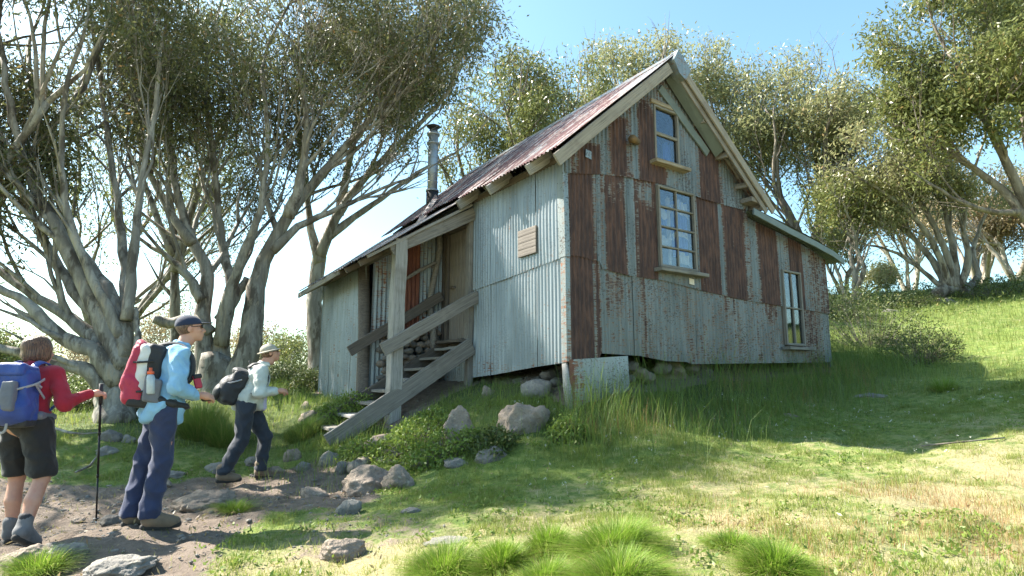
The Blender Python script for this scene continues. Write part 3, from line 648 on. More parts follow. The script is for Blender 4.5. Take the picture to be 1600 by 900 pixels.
# curtains: pale swags and a blue cloth hanging behind the glass
M['curtain'] = m_plain('cream_curtain', (.74, .66, .55), .8, 0, .3, 10); M['blue_cloth'] = m_plain('blue_cloth', (.07, .17, .55), .8, 0, .3, 9)
M['brown_cloth'] = m_plain('brown_cloth', (.30, .22, .15), .85)
def drape(name, u0, u1, z0, z1, y, mat, par, mi, sag=.0, folds=7, amp=.02):
    V = []; Fc = []; n_, m_ = 36, 14
    for i in range(n_+1):
        for j in range(m_+1):
            a, b = i/n_, j/m_; bow = sag*(1-(2*a-1)**2); V.append(hv((u0+(u1-u0)*a, y+amp*math.sin(a*folds*6.28+b*2)*(.4+b), z0+(z1-z0)*b-bow*(1-b*.3)+.02*math.sin(a*9+b*5))))
    for i in range(n_):
        for j in range(m_): k = i*(m_+1)+j; Fc.append((k, k+m_+1, k+m_+2, k+1))
    o = mesh_py(name, V, Fc, mat, par, True); o.matrix_basis = mi; return o
u0, u1, z0, z1 = WIN['mid']
drape('curtain', u0+.02, u0+.42, z1-.30, z1-.20, .035, M['curtain'], wm, mim, .16, 3, .012)
drape('curtain', u0+.45, u1-.02, z1-.42, z1-.18, .038, M['curtain'], wm, mim, -.10, 4, .012)
drape('curtain', u0+.02, u0+.40, z1-.78, z1-.68, .04, M['curtain'], wm, mim, .10, 3, .015)
drape('curtain', u0+.42, u1-.02, z1-.80, z1-.66, .04, M['curtain'], wm, mim, -.12, 3, .015)
drape('curtain', u0+.30, u0+.36, z0+.02, z1-.1, .045, M['curtain'], wm, mim, 0, 2, .02)
drape('curtain', u0+.5, u1-.02, z0+.03, z0+.22, .04, M['curtain'], wm, mim, -.1, 3, .015)
drape('blue_cloth', u0+.44, u1-.03, z0+.2, z1-.12, .07, M['blue_cloth'], wm, mim, 0, 5, .03)
drape('blue_cloth', u0+.05, u0+.34, z0+.62, z1-.3, .08, M['blue_cloth'], wm, mim, 0, 3, .03)
u0, u1, z0, z1 = WIN['up']
drape('curtain', u0+.02, u0+.12, z0+.02, z0+.42, .035, M['curtain'], wu, miu, 0, 2, .015)
drape('curtain', u1-.20, u1-.03, z0+.02, z0+.40, .07, M['blue_cloth'], wu, miu, 0, 3, .015)
u0, u1, z0, z1 = WIN['low']
drape('curtain', u0+.02, u0+.24, z0+.02, z0+.75, .05, M['brown_cloth'], wlo, mil, 0, 2, .03)
drape('curtain', u0+.30, u1-.02, z0+.02, z0+.36, .06, M['brown_cloth'], wlo, mil, .05, 2, .03)
# tin lamp and pale plate high on the gable
M['brass'] = m_plain('dull_brass', (.16, .10, .045), .6, .2, .3)
tb = tube_obj('tin_vent', [hv(GY(996,222,-.05)), hv(GY(992,219,-.13)), hv(GY(988,217,-.22))], [.05, .058, .062], 14, M['brass'], hut)
p = GY(920,240,-.07); rustattr(mesh_py('tin_patch', [hv((p[0]-.06,-.068,p[2]-.06)),hv((p[0]+.05,-.068,p[2]-.075)),hv((p[0]+.055,-.068,p[2]+.04)),hv((p[0]-.05,-.068,p[2]+.06))], [(0,1,2,3)], M['zinc'], hut), .2)
p = GY(1081,440,-.05); rustattr(mesh_py('tin_patch', [hv((p[0]-.06,-.05,p[2]-.04)),hv((p[0]+.06,-.05,p[2]-.05)),hv((p[0]+.06,-.05,p[2]+.04)),hv((p[0]-.06,-.05,p[2]+.05))], [(0,1,2,3)], M['curtain'], hut), .0)
# ---- underfloor corner: flat tin skirt, white stump, foundation stones
sk_ = [GY(a, b, -.03) for a, b in [(889,566),(939,562),(972,553),(978,556),(984,600),(960,626),(893,652)]]
n_ = 10; V = []; Fc = []
for k in range(n_+1):
    t = k/n_; top = Vector(GY(889+92*t, 562-6*t, -.03)); botm = Vector(GY(893+91*t, 650-42*t, -.05)); 
    for j in range(6): q_ = top.lerp(botm, j/5); V.append(hv((q_.x, q_.y-.012*math.sin(t*9)*j/5, q_.z)))
for k in range(n_):
    for j in range(5): a = k*6+j; Fc.append((a, a+6, a+7, a+1))
o = mesh_py('tin_skirt', V, Fc, M['zinc'], hut, True); at = o.data.attributes.new('rust', 'FLOAT', 'POINT'); at.data.foreach_set('value', [(.85 if k == 0 else .42 if k in (1, 2) else .12) for k in range(n_+1) for j in range(6)])
a, b = hv(LX(883,568,.0)), hv(LX(891,640,.02)); tube_obj('stump', [a, a.lerp(b, .5)+Vector((.005,0,0)), b+Vector((0,0,-.1))], [.045, .055, .04], 9, M['pale_wood'], hut, .4, seed=4)
def hstone(px, py, x, r, mt='rock', seed=0, gable=False):
    p = GY(px, py, x) if gable else LX(px, py, x); bm = rocky(seed, r*1.2, r, r*.75, 3); return bm_obj('stone', bm, M[mt], hut, hv(p))
for i, (px, py, r) in enumerate([(988,572,.10),(1000,582,.13),(985,592,.08),(1012,590,.12),(1035,575,.14),(1060,580,.11),(1082,575,.12),(975,590,.1)]): hstone(px, py, .22, r, 'rock' if i % 2 else 'rock_dark', 200+i, True)
for i, (px, py, r) in enumerate([(858,586,.12),(842,596,.11),(870,600,.13),(815,598,.12),(795,602,.12),(770,604,.12)]): hstone(px, py, .30, r, 'rock_dark', 220+i)
# dark earth bank under the floor
# ---- porch: posts, barge, rails, stairs, bay
YN, YFAR = 2.40, 3.28
def porchz(x): return 4.22+(x+.28)*.70
PX = -1.92
def porput(u, v, w_): x = -.10-v; return (x, u, porchz(x)-.021*(u-2.3)*min(1, v/1.2)+w_)
for i in range(7):
    a = 2.22+i*.56
    sheet('porch_roof_sheet', a, a+.59, lambda u: 0.0, lambda u: -.10-PX+.03*math.sin(u*9), porput, M['roof_iron'], lambda u, v: .30+.25*mnoise.noise(Vector((u*6, v, 1))), amp=.011, off=.012+.004*(i % 2), rows=6, seed=140+i)
A = GY(734,341,YN-.03); B = GY(603,405,YN-.03)
board('porch_barge', hv((-.02, YN-.05, 4.19-.15)), hv((-1.50, YN-.05, porchz(-1.5)-.13)), .20, .04, M['wood'], hut, up=(0, 0, 1))
board('porch_barge', hv((-.1, YN-.09, 4.2-.03)), hv((-1.88, YN-.09, porchz(-1.88)-.03)), .045, .03, M['pale_wood'], hut, up=(0, 0, 1))
for y_ in (2.75, 3.4, 4.1, 4.8, 5.45, 5.9): board('porch_rafter', hv((-.02, y_, 4.13)), hv((-1.84, y_, porchz(-1.84)-.08-.02*(y_-2.3))), .09, .05, M['dark_wood'], hut)
board('eave_beam', hv((-1.45, YN, porchz(-1.45)-.13)), hv((-1.45, 5.95, porchz(-1.45)-.20)), .12, .08, M['dark_wood'], hut)
board('eave_board', hv((-1.9, 3.55, porchz(-1.9)-.06)), hv((-1.9, 6.08, porchz(-1.9)-.16)), .10, .03, M['wood'], hut)
pb, pt = GY(613,665,YN), GY(613,398,YN)
board('porch_post', hv((pb[0]+.0, YN, pb[2]-.25)), hv((pb[0]+.02, YN, porchz(pb[0])-.05)), .19, .19, M['pale_wood'], hut, up=(0, 1, 0), jit=.012, segs=10)
board('door_post', hv((-.06, YN+.04, LX(740,598)[2]-.3)), hv((-.05, YN+.04, 4.12)), .11, .10, M['wood'], hut, up=(0, 1, 0), jit=.012, segs=10)
lb = Vector(LX(567,628,-1.42)); lt = Vector(LX(568,412,-1.42))
tube_obj('log_post', [hv(lb+Vector((0,0,-.25))), hv(lb+Vector((0,0,.1))), hv(lb.lerp(lt, .5)+Vector((.02,.01,0))), hv((lt.x, lt.y, porchz(-1.42)-.12))], [.15, .115, .10, .105], 12, M['dark_wood'], hut, .25, seed=9)
# stair stringers, treads, rails
s0, s1 = GY(737,540,YN-.06), GY(518,690,YN-.06)
f0, f1 = GY(694,540,YFAR), GY(490,682,YFAR)
def stringer(a, b, y_, w_, mt):
    a = Vector((a[0], y_, a[2])); b = Vector((b[0], y_, b[2])); d = (b-a).normalized(); return board('stair_stringer', hv(a), hv(b+d*.05), w_, .05, M[mt], hut, jit=.003)
stringer(s0, s1, YN-.07, .27, 'wood')
dz = (s1[2]-s0[2]); dx = s1[0]-s0[0]
stringer((s0[0], 0, s0[2]), (s1[0]-.1, 0, s1[2]), YFAR, .24, 'dark_wood')
NT_ = 8
for i in range(NT_):
    t = (i+.35)/NT_; x = s0[0]+dx*t; z = s0[2]+dz*t+.03
    board('stair_tread', hv((x, YN-.05, z)), hv((x, YFAR-.02, z)), .24, .045, M['wood'] if i % 3 else M['pale_wood'], hut, up=(1, 0, .04), jit=.006, segs=3)
ra, rb = GY(747,462,YN-.13), GY(598,547,YN-.13)
board('handrail', hv(ra), hv(rb), .20, .045, M['wood'], hut, jit=.006)
ra, rb = GY(690,462,YFAR-.02), GY(546,549,YFAR-.02)
board('handrail', hv(ra), hv(rb), .17, .045, M['dark_wood'], hut, jit=.006)
# door with boards, latch
dz0, dz1 = 1.95, 3.82
door = board('door', hv((-.03, 2.50, dz0)), hv((-.03, 2.50, dz1)), .02, .03, M['door_wood'], hut, up=(0, 1, 0)); dmi = door.matrix_basis.inverted()
for i in range(5):
    y_ = 2.56+i*.128; o = board('door_board', hv((-.045, y_, dz0)), hv((-.045, y_, dz1)), .122, .03, M['door_wood'], None, up=(0, 1, 0), jit=.002); ml = o.matrix_basis.copy(); o.parent = door; o.matrix_basis = dmi @ ml
o = board('door_handle', hv((-.10, 3.02, 2.85)), hv((-.10, 2.90, 2.85)), .04, .05, M['dark_wood'], None); ml = o.matrix_basis.copy(); o.parent = door; o.matrix_basis = dmi @ ml
board('door_frame', hv((-.05, 3.22, 1.6)), hv((-.05, 3.22, 4.0)), .08, .08, M['dark_wood'], hut, up=(0, 1, 0))
board('door_frame', hv((-.05, 2.5, 3.88)), hv((-.05, 3.2, 3.88)), .10, .08, M['dark_wood'], hut)
board('door_step', hv((-.14, 2.45, 1.90)), hv((-.14, 3.25, 1.90)), .05, .26, M['dark_wood'], hut)
# bay: side wall facing the stairs with a rusty sheet, then the outer wall
YBAY = 3.42
putS = lambda u, v, w_: (-u, YBAY-w_, v)
rs = lambda u, v: (.95 if .50 < u < .98 else .28)+.1*(v < 2.4)
bz = interp([(0, 2.25), (.5, 2.2), (1.4, 2.15)])
run_sheets([.0, .49, .98, 1.34], lambda u: 2.05, lambda u: porchz(-u)-.1, putS, M['iron_side'], rs, .0, rows=6, seed=151)
run_sheets([.9, 1.34], lambda u: 1.15, lambda u: 2.08, putS, M['iron_side'], lambda u, v: .2, -.012, rows=3, seed=154)
putB = lambda u, v, w_: (-1.42-w_, u, v)
bb_ = interp([LX(a, b, -1.42)[1:] for a, b in [(590,608),(560,615),(503,622)]])
run_sheets([3.62, 4.2, 4.85, 5.45, 5.98], lambda u: bb_(u)-.15, lambda u: porchz(-1.42)-.10-.02*(u-3), putB, M['iron_side'], lambda u, v: .16, .0, rows=6, seed=161)
plainwall(0, 1.42, lambda u: .9, lambda u: porchz(-u)-.1, lambda u, v, w_: (-u, YB-.06+w_, v), 171, 2, 'iron_side')
# rails of rough branch and leaning pole on the bay wall
a, b = GY(626,441,3.30), GY(681,410,3.30)
tube_obj('branch_rail', smoothpath([hv(a), hv(Vector(a).lerp(Vector(b), .5)+Vector((0,0,.02))), hv(b)], 9), [.03]*8+[.045], 9, M['wood'], hut, .4, seed=12)
a, b = GY(676,590,3.36), GY(686,400,3.36)
tube_obj('leaning_pole', smoothpath([hv(Vector(a)+Vector((0,0,-.3))), hv(GY(677,520,3.34)), hv(GY(672,470,3.34)), hv(b), hv((b[0], 3.34, b[2]+.35))], 12), .055, 9, M['wood'], hut, .5, seed=15)
board('bay_post', hv((-.03, 3.40, 1.3)), hv((-.03, 3.40, 4.1)), .10, .09, M['dark_wood'], hut, up=(0, 1, 0))
# stacked stones under the bay wall behind the stairs
rs_ = random.Random(5); k = 0
for row in range(9):
    for c_ in range(7):
        u = .12+c_*.165+rs_.uniform(-.03, .03)+(row % 2)*.08; z = 1.18+row*.115+rs_.uniform(-.02, .02)
        if z > 2.12: continue
        bm = rocky(300+k, rs_.uniform(.07, .12), rs_.uniform(.07, .1), rs_.uniform(.05, .075), 2); k += 1
        bm_obj('stone', bm, M[['rock', 'rock', 'rock_dark', 'rock_grey'][k % 4]], hut, hv((-u, YBAY-.02+rs_.uniform(-.04, .05), z)))
board('joist', hv((-.02, YN, 1.78)), hv((-.02, YBAY, 1.78)), .18, .06, M['dark_wood'], hut)
# ---- flue
fx = LX(674, 300, .28); M['flue'] = m_plain('grey_flue_steel', (.36, .38, .40), .45, .55, .25, 6, (.22, .23, .25)); M['soot'] = m_plain('sooty_steel', (.035, .034, .034), .6, .3)
def roof_hit(px, py):
    best = None
    for k_ in range(4000):
        t = 4+k_*.003; r = ray(px, py); w_ = (r[0]*t, r[1]*t, H+r[2]*t); q_ = loc(w_)
        if q_[0] > XE and q_[0] < XR and q_[1] < YB-.3 and q_[2] < roofz(q_[0])+.04: return Vector(q_)
    return Vector((.5, 3.8, 5))
for py_ in range(300, 400, 2):
    fb = roof_hit(675, py_)
    if abs(fb[1]-3.8) > .001: break
print('FLUE', py_, fb)
fb.z -= .15
def sc_at(pt, px): w_ = hw(pt); return px*w_.y/900*.985
rad = sc_at(fb, 9.2); topz = fb.z; 
for k_ in range(600):
    topz += .005; w_ = hw((fb.x, fb.y, topz)); v_ = (w_.z-H)/w_.y
    if 450-900*math.tan(math.atan(v_)-TH) < 203: break
fh = topz-fb.z
def ftube(nm, z0, z1, r0, r1, mt, par=None, sides=20):
    K = [hv((fb.x, fb.y, fb.z+z0)), hv((fb.x, fb.y, fb.z+(z0+z1)/2)), hv((fb.x, fb.y, fb.z+z1))]; return tube_obj(nm, K, [r0, (r0+r1)/2, r1], sides, M[mt], par or hut)
fl_ = ftube('chimney_flue', .25, fh-.06, rad*.90, rad*.90, 'flue'); ftube('flue_base', -.2, .40, rad*1.08, rad*1.08, 'soot')
for zz in (.41, fh-.12, fh-.34): ftube('collar', zz-.018, zz+.018, rad*1.18, rad*1.18, 'flue', fl_)
for zz in np.linspace(.62, fh-.5, 5): ftube('seam_ring', zz-.008, zz+.008, rad*.95, rad*.95, 'flue', fl_)
ftube('cowl', fh-.06, fh+.03, rad*.75, rad*.75, 'soot', fl_); ftube('cowl', fh+.03, fh+.07, rad*.9, rad*1.28, 'soot', fl_); ftube('cowl', fh+.07, fh+.12, rad*1.28, rad*.5, 'soot', fl_)
# tin flashing ridge below the flue
q0 = roof_hit(680, 318); q1 = roof_hit(655, 352)
rustattr(mesh_py('flue_flashing', [hv(v) for v in [q0+Vector((-.05,-.22,.06)), q0+Vector((0,.25,.06)), q1+Vector((0,.2,.06)), q1+Vector((0,-.2,.05)), q0+Vector((0,0,.2)), q1+Vector((0,0,.09))]], [(0,4,5,3),(4,1,2,5),(0,1,4),(3,5,2)], M['roof_iron'], hut), .45)
# plaque on the long wall (a separate thing screwed on)
M['plaque'] = m_wood('routed_board', (.17, .15, .13), (.11, .095, .082), (.13, .11, .09))
pa = [LX(a, b, -.03) for a, b in [(812,397),(840,386),(840,351),(812,364)]]
yy0, yy1 = pa[0][1], pa[1][1]; zz0, zz1 = 3.04, 3.44
pw = [hw((-.045, (yy0+yy1)/2, zz0)), ]
pl = empty('wall_plaque', hw((-.03, (yy0+yy1)/2, zz0)), 'small weathered grey timber plaque fixed to the long iron wall near the corner', 'plaque', rz=math.atan2(dR[1], dR[0]))
hw_ = abs(yy0-yy1)/2
for i in range(4):
    z = (zz1-zz0)*(i+.5)/4; board('slat', (-.02, -hw_, z), (-.02, hw_, z), (zz1-zz0)/4-.0005, .03, M['plaque'], pl, jit=.0008)

# ------------------------------------------------------------------ trees
def norm(v): return v/(np.linalg.norm(v, axis=-1, keepdims=True)+1e-9)
def grow(p, d, L, r, levels, up=.10, spread=.42, kids=(2, 3), shrink=.74, jit=.16, K=5, out=None, center=None, limit=None, side=1):
    """fans of ever thinner branches; returns [(polys, rads)] per level and the tips"""
    res = []
    for lv in range(levels):
        N = len(p); pts = [p]; dd = d.copy(); q_ = p.copy()
        for k in range(K-1):
            dd = norm(dd+rng.normal(0, jit, (N, 3))+np.array([0, 0, up])); q_ = q_+dd*(L/(K-1))[:, None]; pts.append(q_)
        polys = np.stack(pts, 1); t = np.linspace(0, 1, K); rads = r[:, None]*(1-.42*t)[None]
        if limit is not None and lv >= 2:
            kk = ~opening(polys[:, -1], True) & ~opening(polys[:, K//2], True) if polys[:, 0, 0].mean() < 0 else np.ones(N, bool); polys = polys[kk]; rads = rads[kk]; dd = dd[kk]; q_ = q_[kk]; L = L[kk]; r = r[kk]; N = len(L)
        if limit is not None:
            bare = ~limit(polys[:, -1]); rads = np.where(bare[:, None], np.maximum(rads*(1-t)[None]**.8, .003), rads)
        res.append((polys, rads))
        if lv == levels-1: tips = polys; break
        ps, ds, Ls, rs = [], [], [], []
        for c in range(kids[1]):
            keep = np.ones(N, bool) if c < kids[0] else rng.random(N) < .55
            a = norm(np.cross(dd, rng.normal(0, 1, (N, 3)))); nd = norm(dd+a*spread*rng.uniform(.6, 1.5, N)[:, None])
            if center is not None: nd = norm(nd+norm(q_-center)*.12)
            ps.append(q_[keep]); ds.append(nd[keep]); Ls.append((L*shrink*rng.uniform(.75, 1.2, N))[keep]); rs.append((r*.58*rng.uniform(.8, 1.1, N))[keep])
        for c in range(side):
            keep = rng.random(N) < .75; j = rng.integers(1, K-1, N); a = norm(np.cross(dd, rng.normal(0, 1, (N, 3)))); nd = norm(dd+a*spread*1.5)
            ps.append(polys[np.arange(N), j][keep]); ds.append(nd[keep]); Ls.append((L*shrink*.85*rng.uniform(.7, 1.1, N))[keep]); rs.append((r*.42)[keep])
        p, d, L, r = np.concatenate(ps), np.concatenate(ds), np.concatenate(Ls), np.concatenate(rs)
        if limit is not None:
            k = limit(p); p, d, L, r = p[k], d[k], L[k], r[k]
        r = np.maximum(r, .0035)
    return res, tips
def join_tubes(sets, origin):
    Vs, Qs, o = [], [], 0
    for polys, rads, sides in sets:
        if not len(polys): continue
        V, Q = tubes(polys, rads, sides); Vs.append(V); Qs.append(Q+o); o += len(V)
    return np.concatenate(Vs)-np.array(origin), np.concatenate(Qs)
def finish_tree(root, origin, limbs, levels_sets, tips, bark, leaf, cnt, sig, ll, lw, trunk_rough=.25, keepleaf=1.0, droop=.5, extra=None, limit=None, nl=30000, lowthin=None):
    for i, (pts, rad, nm) in enumerate(limbs):
        pts = np.array(pts); n_ = max(8, int(len(pts)*3)); sp = smoothpath(np.c_[pts, rad], n_); pp_, rr2 = sp[:, :3], sp[:, 3]
        pp_[1:-1] += rng.normal(0, .012, (n_-2, 3)); tube_obj(nm, pp_, rr2, 12 if rr2[0] > .06 else 8, M[bark], root, trunk_rough, seed=i*3.3+origin[0], loc_=origin if False else None).location = Vector((0, 0, 0))
        o = root.children[-1] if False else None
    V, Q = join_tubes(levels_sets, (0, 0, 0))
    tw = mesh_np('branches', V, Q, M[bark], root); tw['kind'] = 'stuff'
    pts = tips[:, [2, -1]].reshape(-1, 3)
    if extra is not None: pts = np.concatenate([pts, extra])
    if limit is not None: pts = pts[limit(pts)]
    o_ = origin[0]*1.3; f1 = np.sin(pts[:, 0]*1.9+o_+np.sin(pts[:, 2]*1.1)*1.5)*np.sin(pts[:, 1]*1.7+o_)+np.sin(pts[:, 2]*2.3+o_*2+np.sin(pts[:, 0]*1.3)*1.2)*.8+rng.normal(0, .35, len(pts))
    if lowthin is not None: f1 = f1-np.clip((lowthin-pts[:, 2])*.55, 0, 3)
    f1 = f1*(.6 if lowthin is None else .25)+rng.normal(0, .5, len(pts)); pts = pts[f1 > np.quantile(f1, 1-keepleaf) if lowthin is None else f1 > .75-keepleaf*1.6]
    cnt = int(max(3, round(nl*.8/max(1, len(pts))))); ll *= 1.1; lw *= 1.1
    if VERB: print('TREE', len(pts), cnt, len(Q))
    lf = leaves('foliage', pts, cnt, sig, ll, lw, M[leaf], root, droop, filt=(lambda q: ~opening(q)) if origin[0] < -.2 else None); lf['kind'] = 'stuff'
    inv = root.matrix_basis.inverted()
    for c in root.children: c.matrix_parent_inverse = inv
    return root
def traced_tree(name, label, group, Y, base, limbs_px, bark, leaf, levels, L0, cnt, sig, ll, lw, limit=None, up=.12, spread=.4, shrink=.74, keepleaf=1, dY=None, frac=(.35, 1), nstart=9, droop=.5, kids=(2, 2), side=1, nl=30000, lowthin=None, kid3=False):
    b = P(base[0], base[1], Y); b.z = Tz(b.x, b.y)-.1
    root = empty(name, b, label, 'tree', group)
    limbs = []; st = []
    for li, entry in enumerate(limbs_px):
        pl, r0, r1, yoff = entry[:4]; sprout = entry[4] if len(entry) > 4 else True
        n_ = len(pl); pts = [P(x, y, Y+yoff*(i/(n_-1))) for i, (x, y) in enumerate(pl)]; s_ = Y/900
        rad = (r1*.62+(r0-r1*.62)*(1-np.linspace(0, 1, n_))**1.25)*s_ if sprout else np.linspace(r0, r1, n_)*s_; limbs.append(([tuple(q) for q in pts], rad, 'limb' if li else 'trunk'))
        if sprout:
            A = np.array([tuple(q) for q in pts]); sp = smoothpath(np.c_[A, rad], 24)
            for k in range(nstart if sprout is True else sprout):
                u = frac[0]+(frac[1]-frac[0])*(k+.5)/nstart+random.uniform(-.04, .04); i = int(np.clip(u*23, 1, 22)); t = sp[i+1, :3]-sp[i-1, :3]; t /= np.linalg.norm(t)
                a = np.cross(t, rng.normal(0, 1, 3)); a /= np.linalg.norm(a)+1e-9; st.append((sp[i, :3], t+a*random.uniform(.2, .55), random.uniform(.75, 1.25), sp[i, 3]*.5))
            t = A[-1]-A[-2]; t /= np.linalg.norm(t); st.append((A[-1], t, 1.25, rad[-1]))
    p = np.array([s[0] for s in st]); d = norm(np.array([s[1] for s in st])); L = np.array([s[2] for s in st])*L0; r = np.array([s[3] for s in st])
    res, tips = grow(p, d, L, r, levels, up, spread, kids, shrink, K=4, limit=limit, side=side)
    sets = [(a, b_, [8, 6, 5, 4, 3, 3, 3, 3][i]) for i, (a, b_) in enumerate(res)]
    return finish_tree(root, b, limbs, sets, tips, bark, leaf, cnt, sig, ll, lw, keepleaf=keepleaf, droop=droop, limit=limit, nl=nl, lowthin=lowthin)
def auto_tree(name, label, group, px, py, Y, top, half, stems, bark, leaf, levels, nl, sig, ll, lw, r0=.14, lean=(0, 0), keepleaf=1, spread=.42, up=.10, base_xy=None, shrink=.74, crown_lo=.45, cat='tree', L0=None):
    """base at photo pixel px,py at distance Y; top = height in metres; half = crown half width"""
    b = P(px, py, Y) if base_xy is None else Vector((*base_xy, 0)); b.z = Tz(b.x, b.y)-.15
    if top > 30: top = P(px, top, Y).z-b.z
    if half > 20: half = half*Y/900
    root = empty(name, b, label, cat, group); limbs = []; st = []
    for s in range(stems):
        an = s*2.4+random.uniform(-.4, .4); rr = half*random.uniform(.25, .6)*(.3 if stems == 1 else 1); h1 = top*random.uniform(crown_lo-.05, crown_lo+.12)
        e = Vector((b.x+math.cos(an)*rr+lean[0]*.6, b.y+math.sin(an)*rr+lean[1]*.6, b.z+h1)); m_ = b.lerp(e, .5)+Vector((random.uniform(-.2, .2)-math.cos(an)*rr*.12, random.uniform(-.2, .2), top*.02))
        q_ = [tuple(b+Vector((math.cos(an)*.06, math.sin(an)*.06, 0))), tuple(b.lerp(m_, .5)+Vector((random.uniform(-.1, .1), 0, 0))), tuple(m_), tuple(m_.lerp(e, .5)+Vector((random.uniform(-.15, .15), random.uniform(-.15, .15), 0))), tuple(e)]; rb = r0*random.uniform(.75, 1.1)
        limbs.append((q_, np.linspace(rb, rb*.5, 5), 'trunk' if s == 0 else 'stem')); A = np.array(q_)
        for k in range(4):
            u = random.uniform(.45, 1); i = min(3, int(u*4)); f = u*4-i; c = A[i]*(1-f)+A[i+1]*f; t = A[i+1]-A[i]; t /= np.linalg.norm(t); a = np.cross(t, rng.normal(0, 1, 3)); a /= np.linalg.norm(a)+1e-9; st.append((c, t+a*random.uniform(.3, .8), random.uniform(.7, 1.1), rb*.4))
        st.append((A[-1], (A[-1]-A[-2])/np.linalg.norm(A[-1]-A[-2]), 1.1, rb*.5))
    s_ = sum(shrink**k for k in range(levels)); L0 = L0 or top*(1-crown_lo)/s_*1.15
    p = np.array([s[0] for s in st]); d = norm(np.array([s[1] for s in st])+np.array([lean[0], lean[1], 0])*.04); L = np.array([s[2] for s in st])*L0; r = np.array([s[3] for s in st])
    hc = crown_lo*top*.55; cc = np.array([b.x+lean[0]*.8, b.y+lean[1]*.8, b.z+(top+hc)/2]); rz_ = (top-hc)/2
    lim = lambda q: (~opening(q, True) if b.x < 0 else np.ones(len(q), bool)) & ((((q[:, 0]-cc[0])/half)**2+((q[:, 1]-cc[1])/half)**2+((q[:, 2]-cc[2])/rz_)**2) < 1+.25*np.sin(q[:, 0]*2.1+q[:, 2]*1.7)*np.sin(q[:, 1]*2+q[:, 2]))
    res, tips = grow(p, d, L, r, levels, up, spread, (2, 2), shrink, K=4, side=1, limit=lim, center=np.array([b.x+lean[0]*.5, b.y+lean[1]*.5, b.z+top*.35]))
    sets = [(a, b_, [6, 5, 4, 3, 3, 3, 3][i]) for i, (a, b_) in enumerate(res)]
    return finish_tree(root, b, limbs, sets, tips, bark, leaf, 0, sig, ll, lw, keepleaf=keepleaf, limit=lim, nl=nl)

VERB = False
SD = np.array([.96, -.28, -math.tan(R(SUN_EL))])          # way the sunlight travels
OPEN = [_world_poly(q) for q in ([(370,905),(640,840),(900,780),(1250,708),(1600,642),(1700,640),(1700,950),(370,950)], [(885,715),(1000,696),(1130,680),(1240,662),(1180,645),(1100,650),(1000,662),(900,684)],
   [(1470,505),(1600,470),(1640,580),(1500,570)], [(0,785),(340,765),(420,800),(340,905),(0,905)], [(760,690),(870,690),(870,640),(780,640)], [(550,710),(700,705),(640,670),(560,680)], [(260,720),(390,715),(390,650),(280,640)], [(430,720),(520,700),(530,600),(440,600)], [(1030,665),(1190,655),(1180,600),(1050,610)], [(480,770),(640,765),(660,735),(500,735)])]
WPOLY = np.array([LX(a, b)[1:] for a, b in [(770,350),(820,325),(890,312),(890,565),(862,565),(838,480),(808,435),(795,395)]])
HEADS = [(-3.0, 4.95, 1.3), (-2.95, 4.95, .6), (-3.95, 4.6, 1.2), (-3.2, 7.2, 1.2), (-3.2, 7.2, .5), (-2.6, 8.4, .8)]
def opening(q, strict=False):
    """True where foliage is missing, so that the sun reaches the lawn, the wall and the hikers through the gaps"""
    x, y, z = q[:, 0].copy(), q[:, 1].copy(), np.full(len(q), .6)
    for _ in range(3):
        t = (q[:, 2]-z)/-SD[2]; x = q[:, 0]+SD[0]*t; y = q[:, 1]+SD[1]*t; z = T0(x, y)
    soft = rng.random(len(q)) < .76
    jx = (vnoise(x*1.0, y, 1.6, 91)-.5)*.9; jy = (vnoise(x, y, 1.6, 92)-.5)*.5; hit = np.zeros(len(q), bool)
    if not strict:
        for pl_ in OPEN: hit |= poly_sd(x+jx, y+jy, pl_) < .05
        hit &= soft
    a = (q[:, 0]-C0[0])*dR[0]+(q[:, 1]-C0[1])*dR[1]; da = SD[0]*dR[0]+SD[1]*dR[1]; tt = -a/da; yl = (q[:, 0]-C0[0])*dL[0]+(q[:, 1]-C0[1])*dL[1]+tt*(SD[0]*dL[0]+SD[1]*dL[1]); zl = q[:, 2]+tt*SD[2]
    hit |= poly_sd(yl+(vnoise(yl, zl, 3, 93)-.5)*.35, zl+(vnoise(yl, zl, 3, 94)-.5)*.3, WPOLY) < .03
    n_ = SD/np.linalg.norm(SD)
    for h in HEADS: d = np.array(h)-q; d = d-(d@n_)[:, None]*n_; hit |= np.linalg.norm(d, axis=1) < .42
    X = q[:, 0]/q[:, 1]*900/(math.cos(TH)+math.sin(TH)*(q[:, 2]-H)/q[:, 1])+800; e_ = (q[:, 2]-H)/q[:, 1]; Yp = 450-900*(e_*math.cos(TH)-math.sin(TH))/(math.cos(TH)+e_*math.sin(TH))
    hit |= (np.abs(X-676) < 22) & (Yp > 180) & (Yp < 325)        # thin spot of the crowns where the flue stands
    return hit & (q[:, 2] > 2.2)
def ell(px, py, Y, rx, ry, rz):
    c = P(px, py, Y); return lambda q: ~opening(q, True) & ((((q[:, 0]-c.x)/rx)**2+((q[:, 1]-c.y)/ry)**2+((q[:, 2]-c.z)/rz)**2) < 1+.3*np.sin(q[:, 0]*2.3+q[:, 2]*1.9)*np.sin(q[:, 1]*2+q[:, 2]*1.3))
G1 = 'big snow gums at the left'
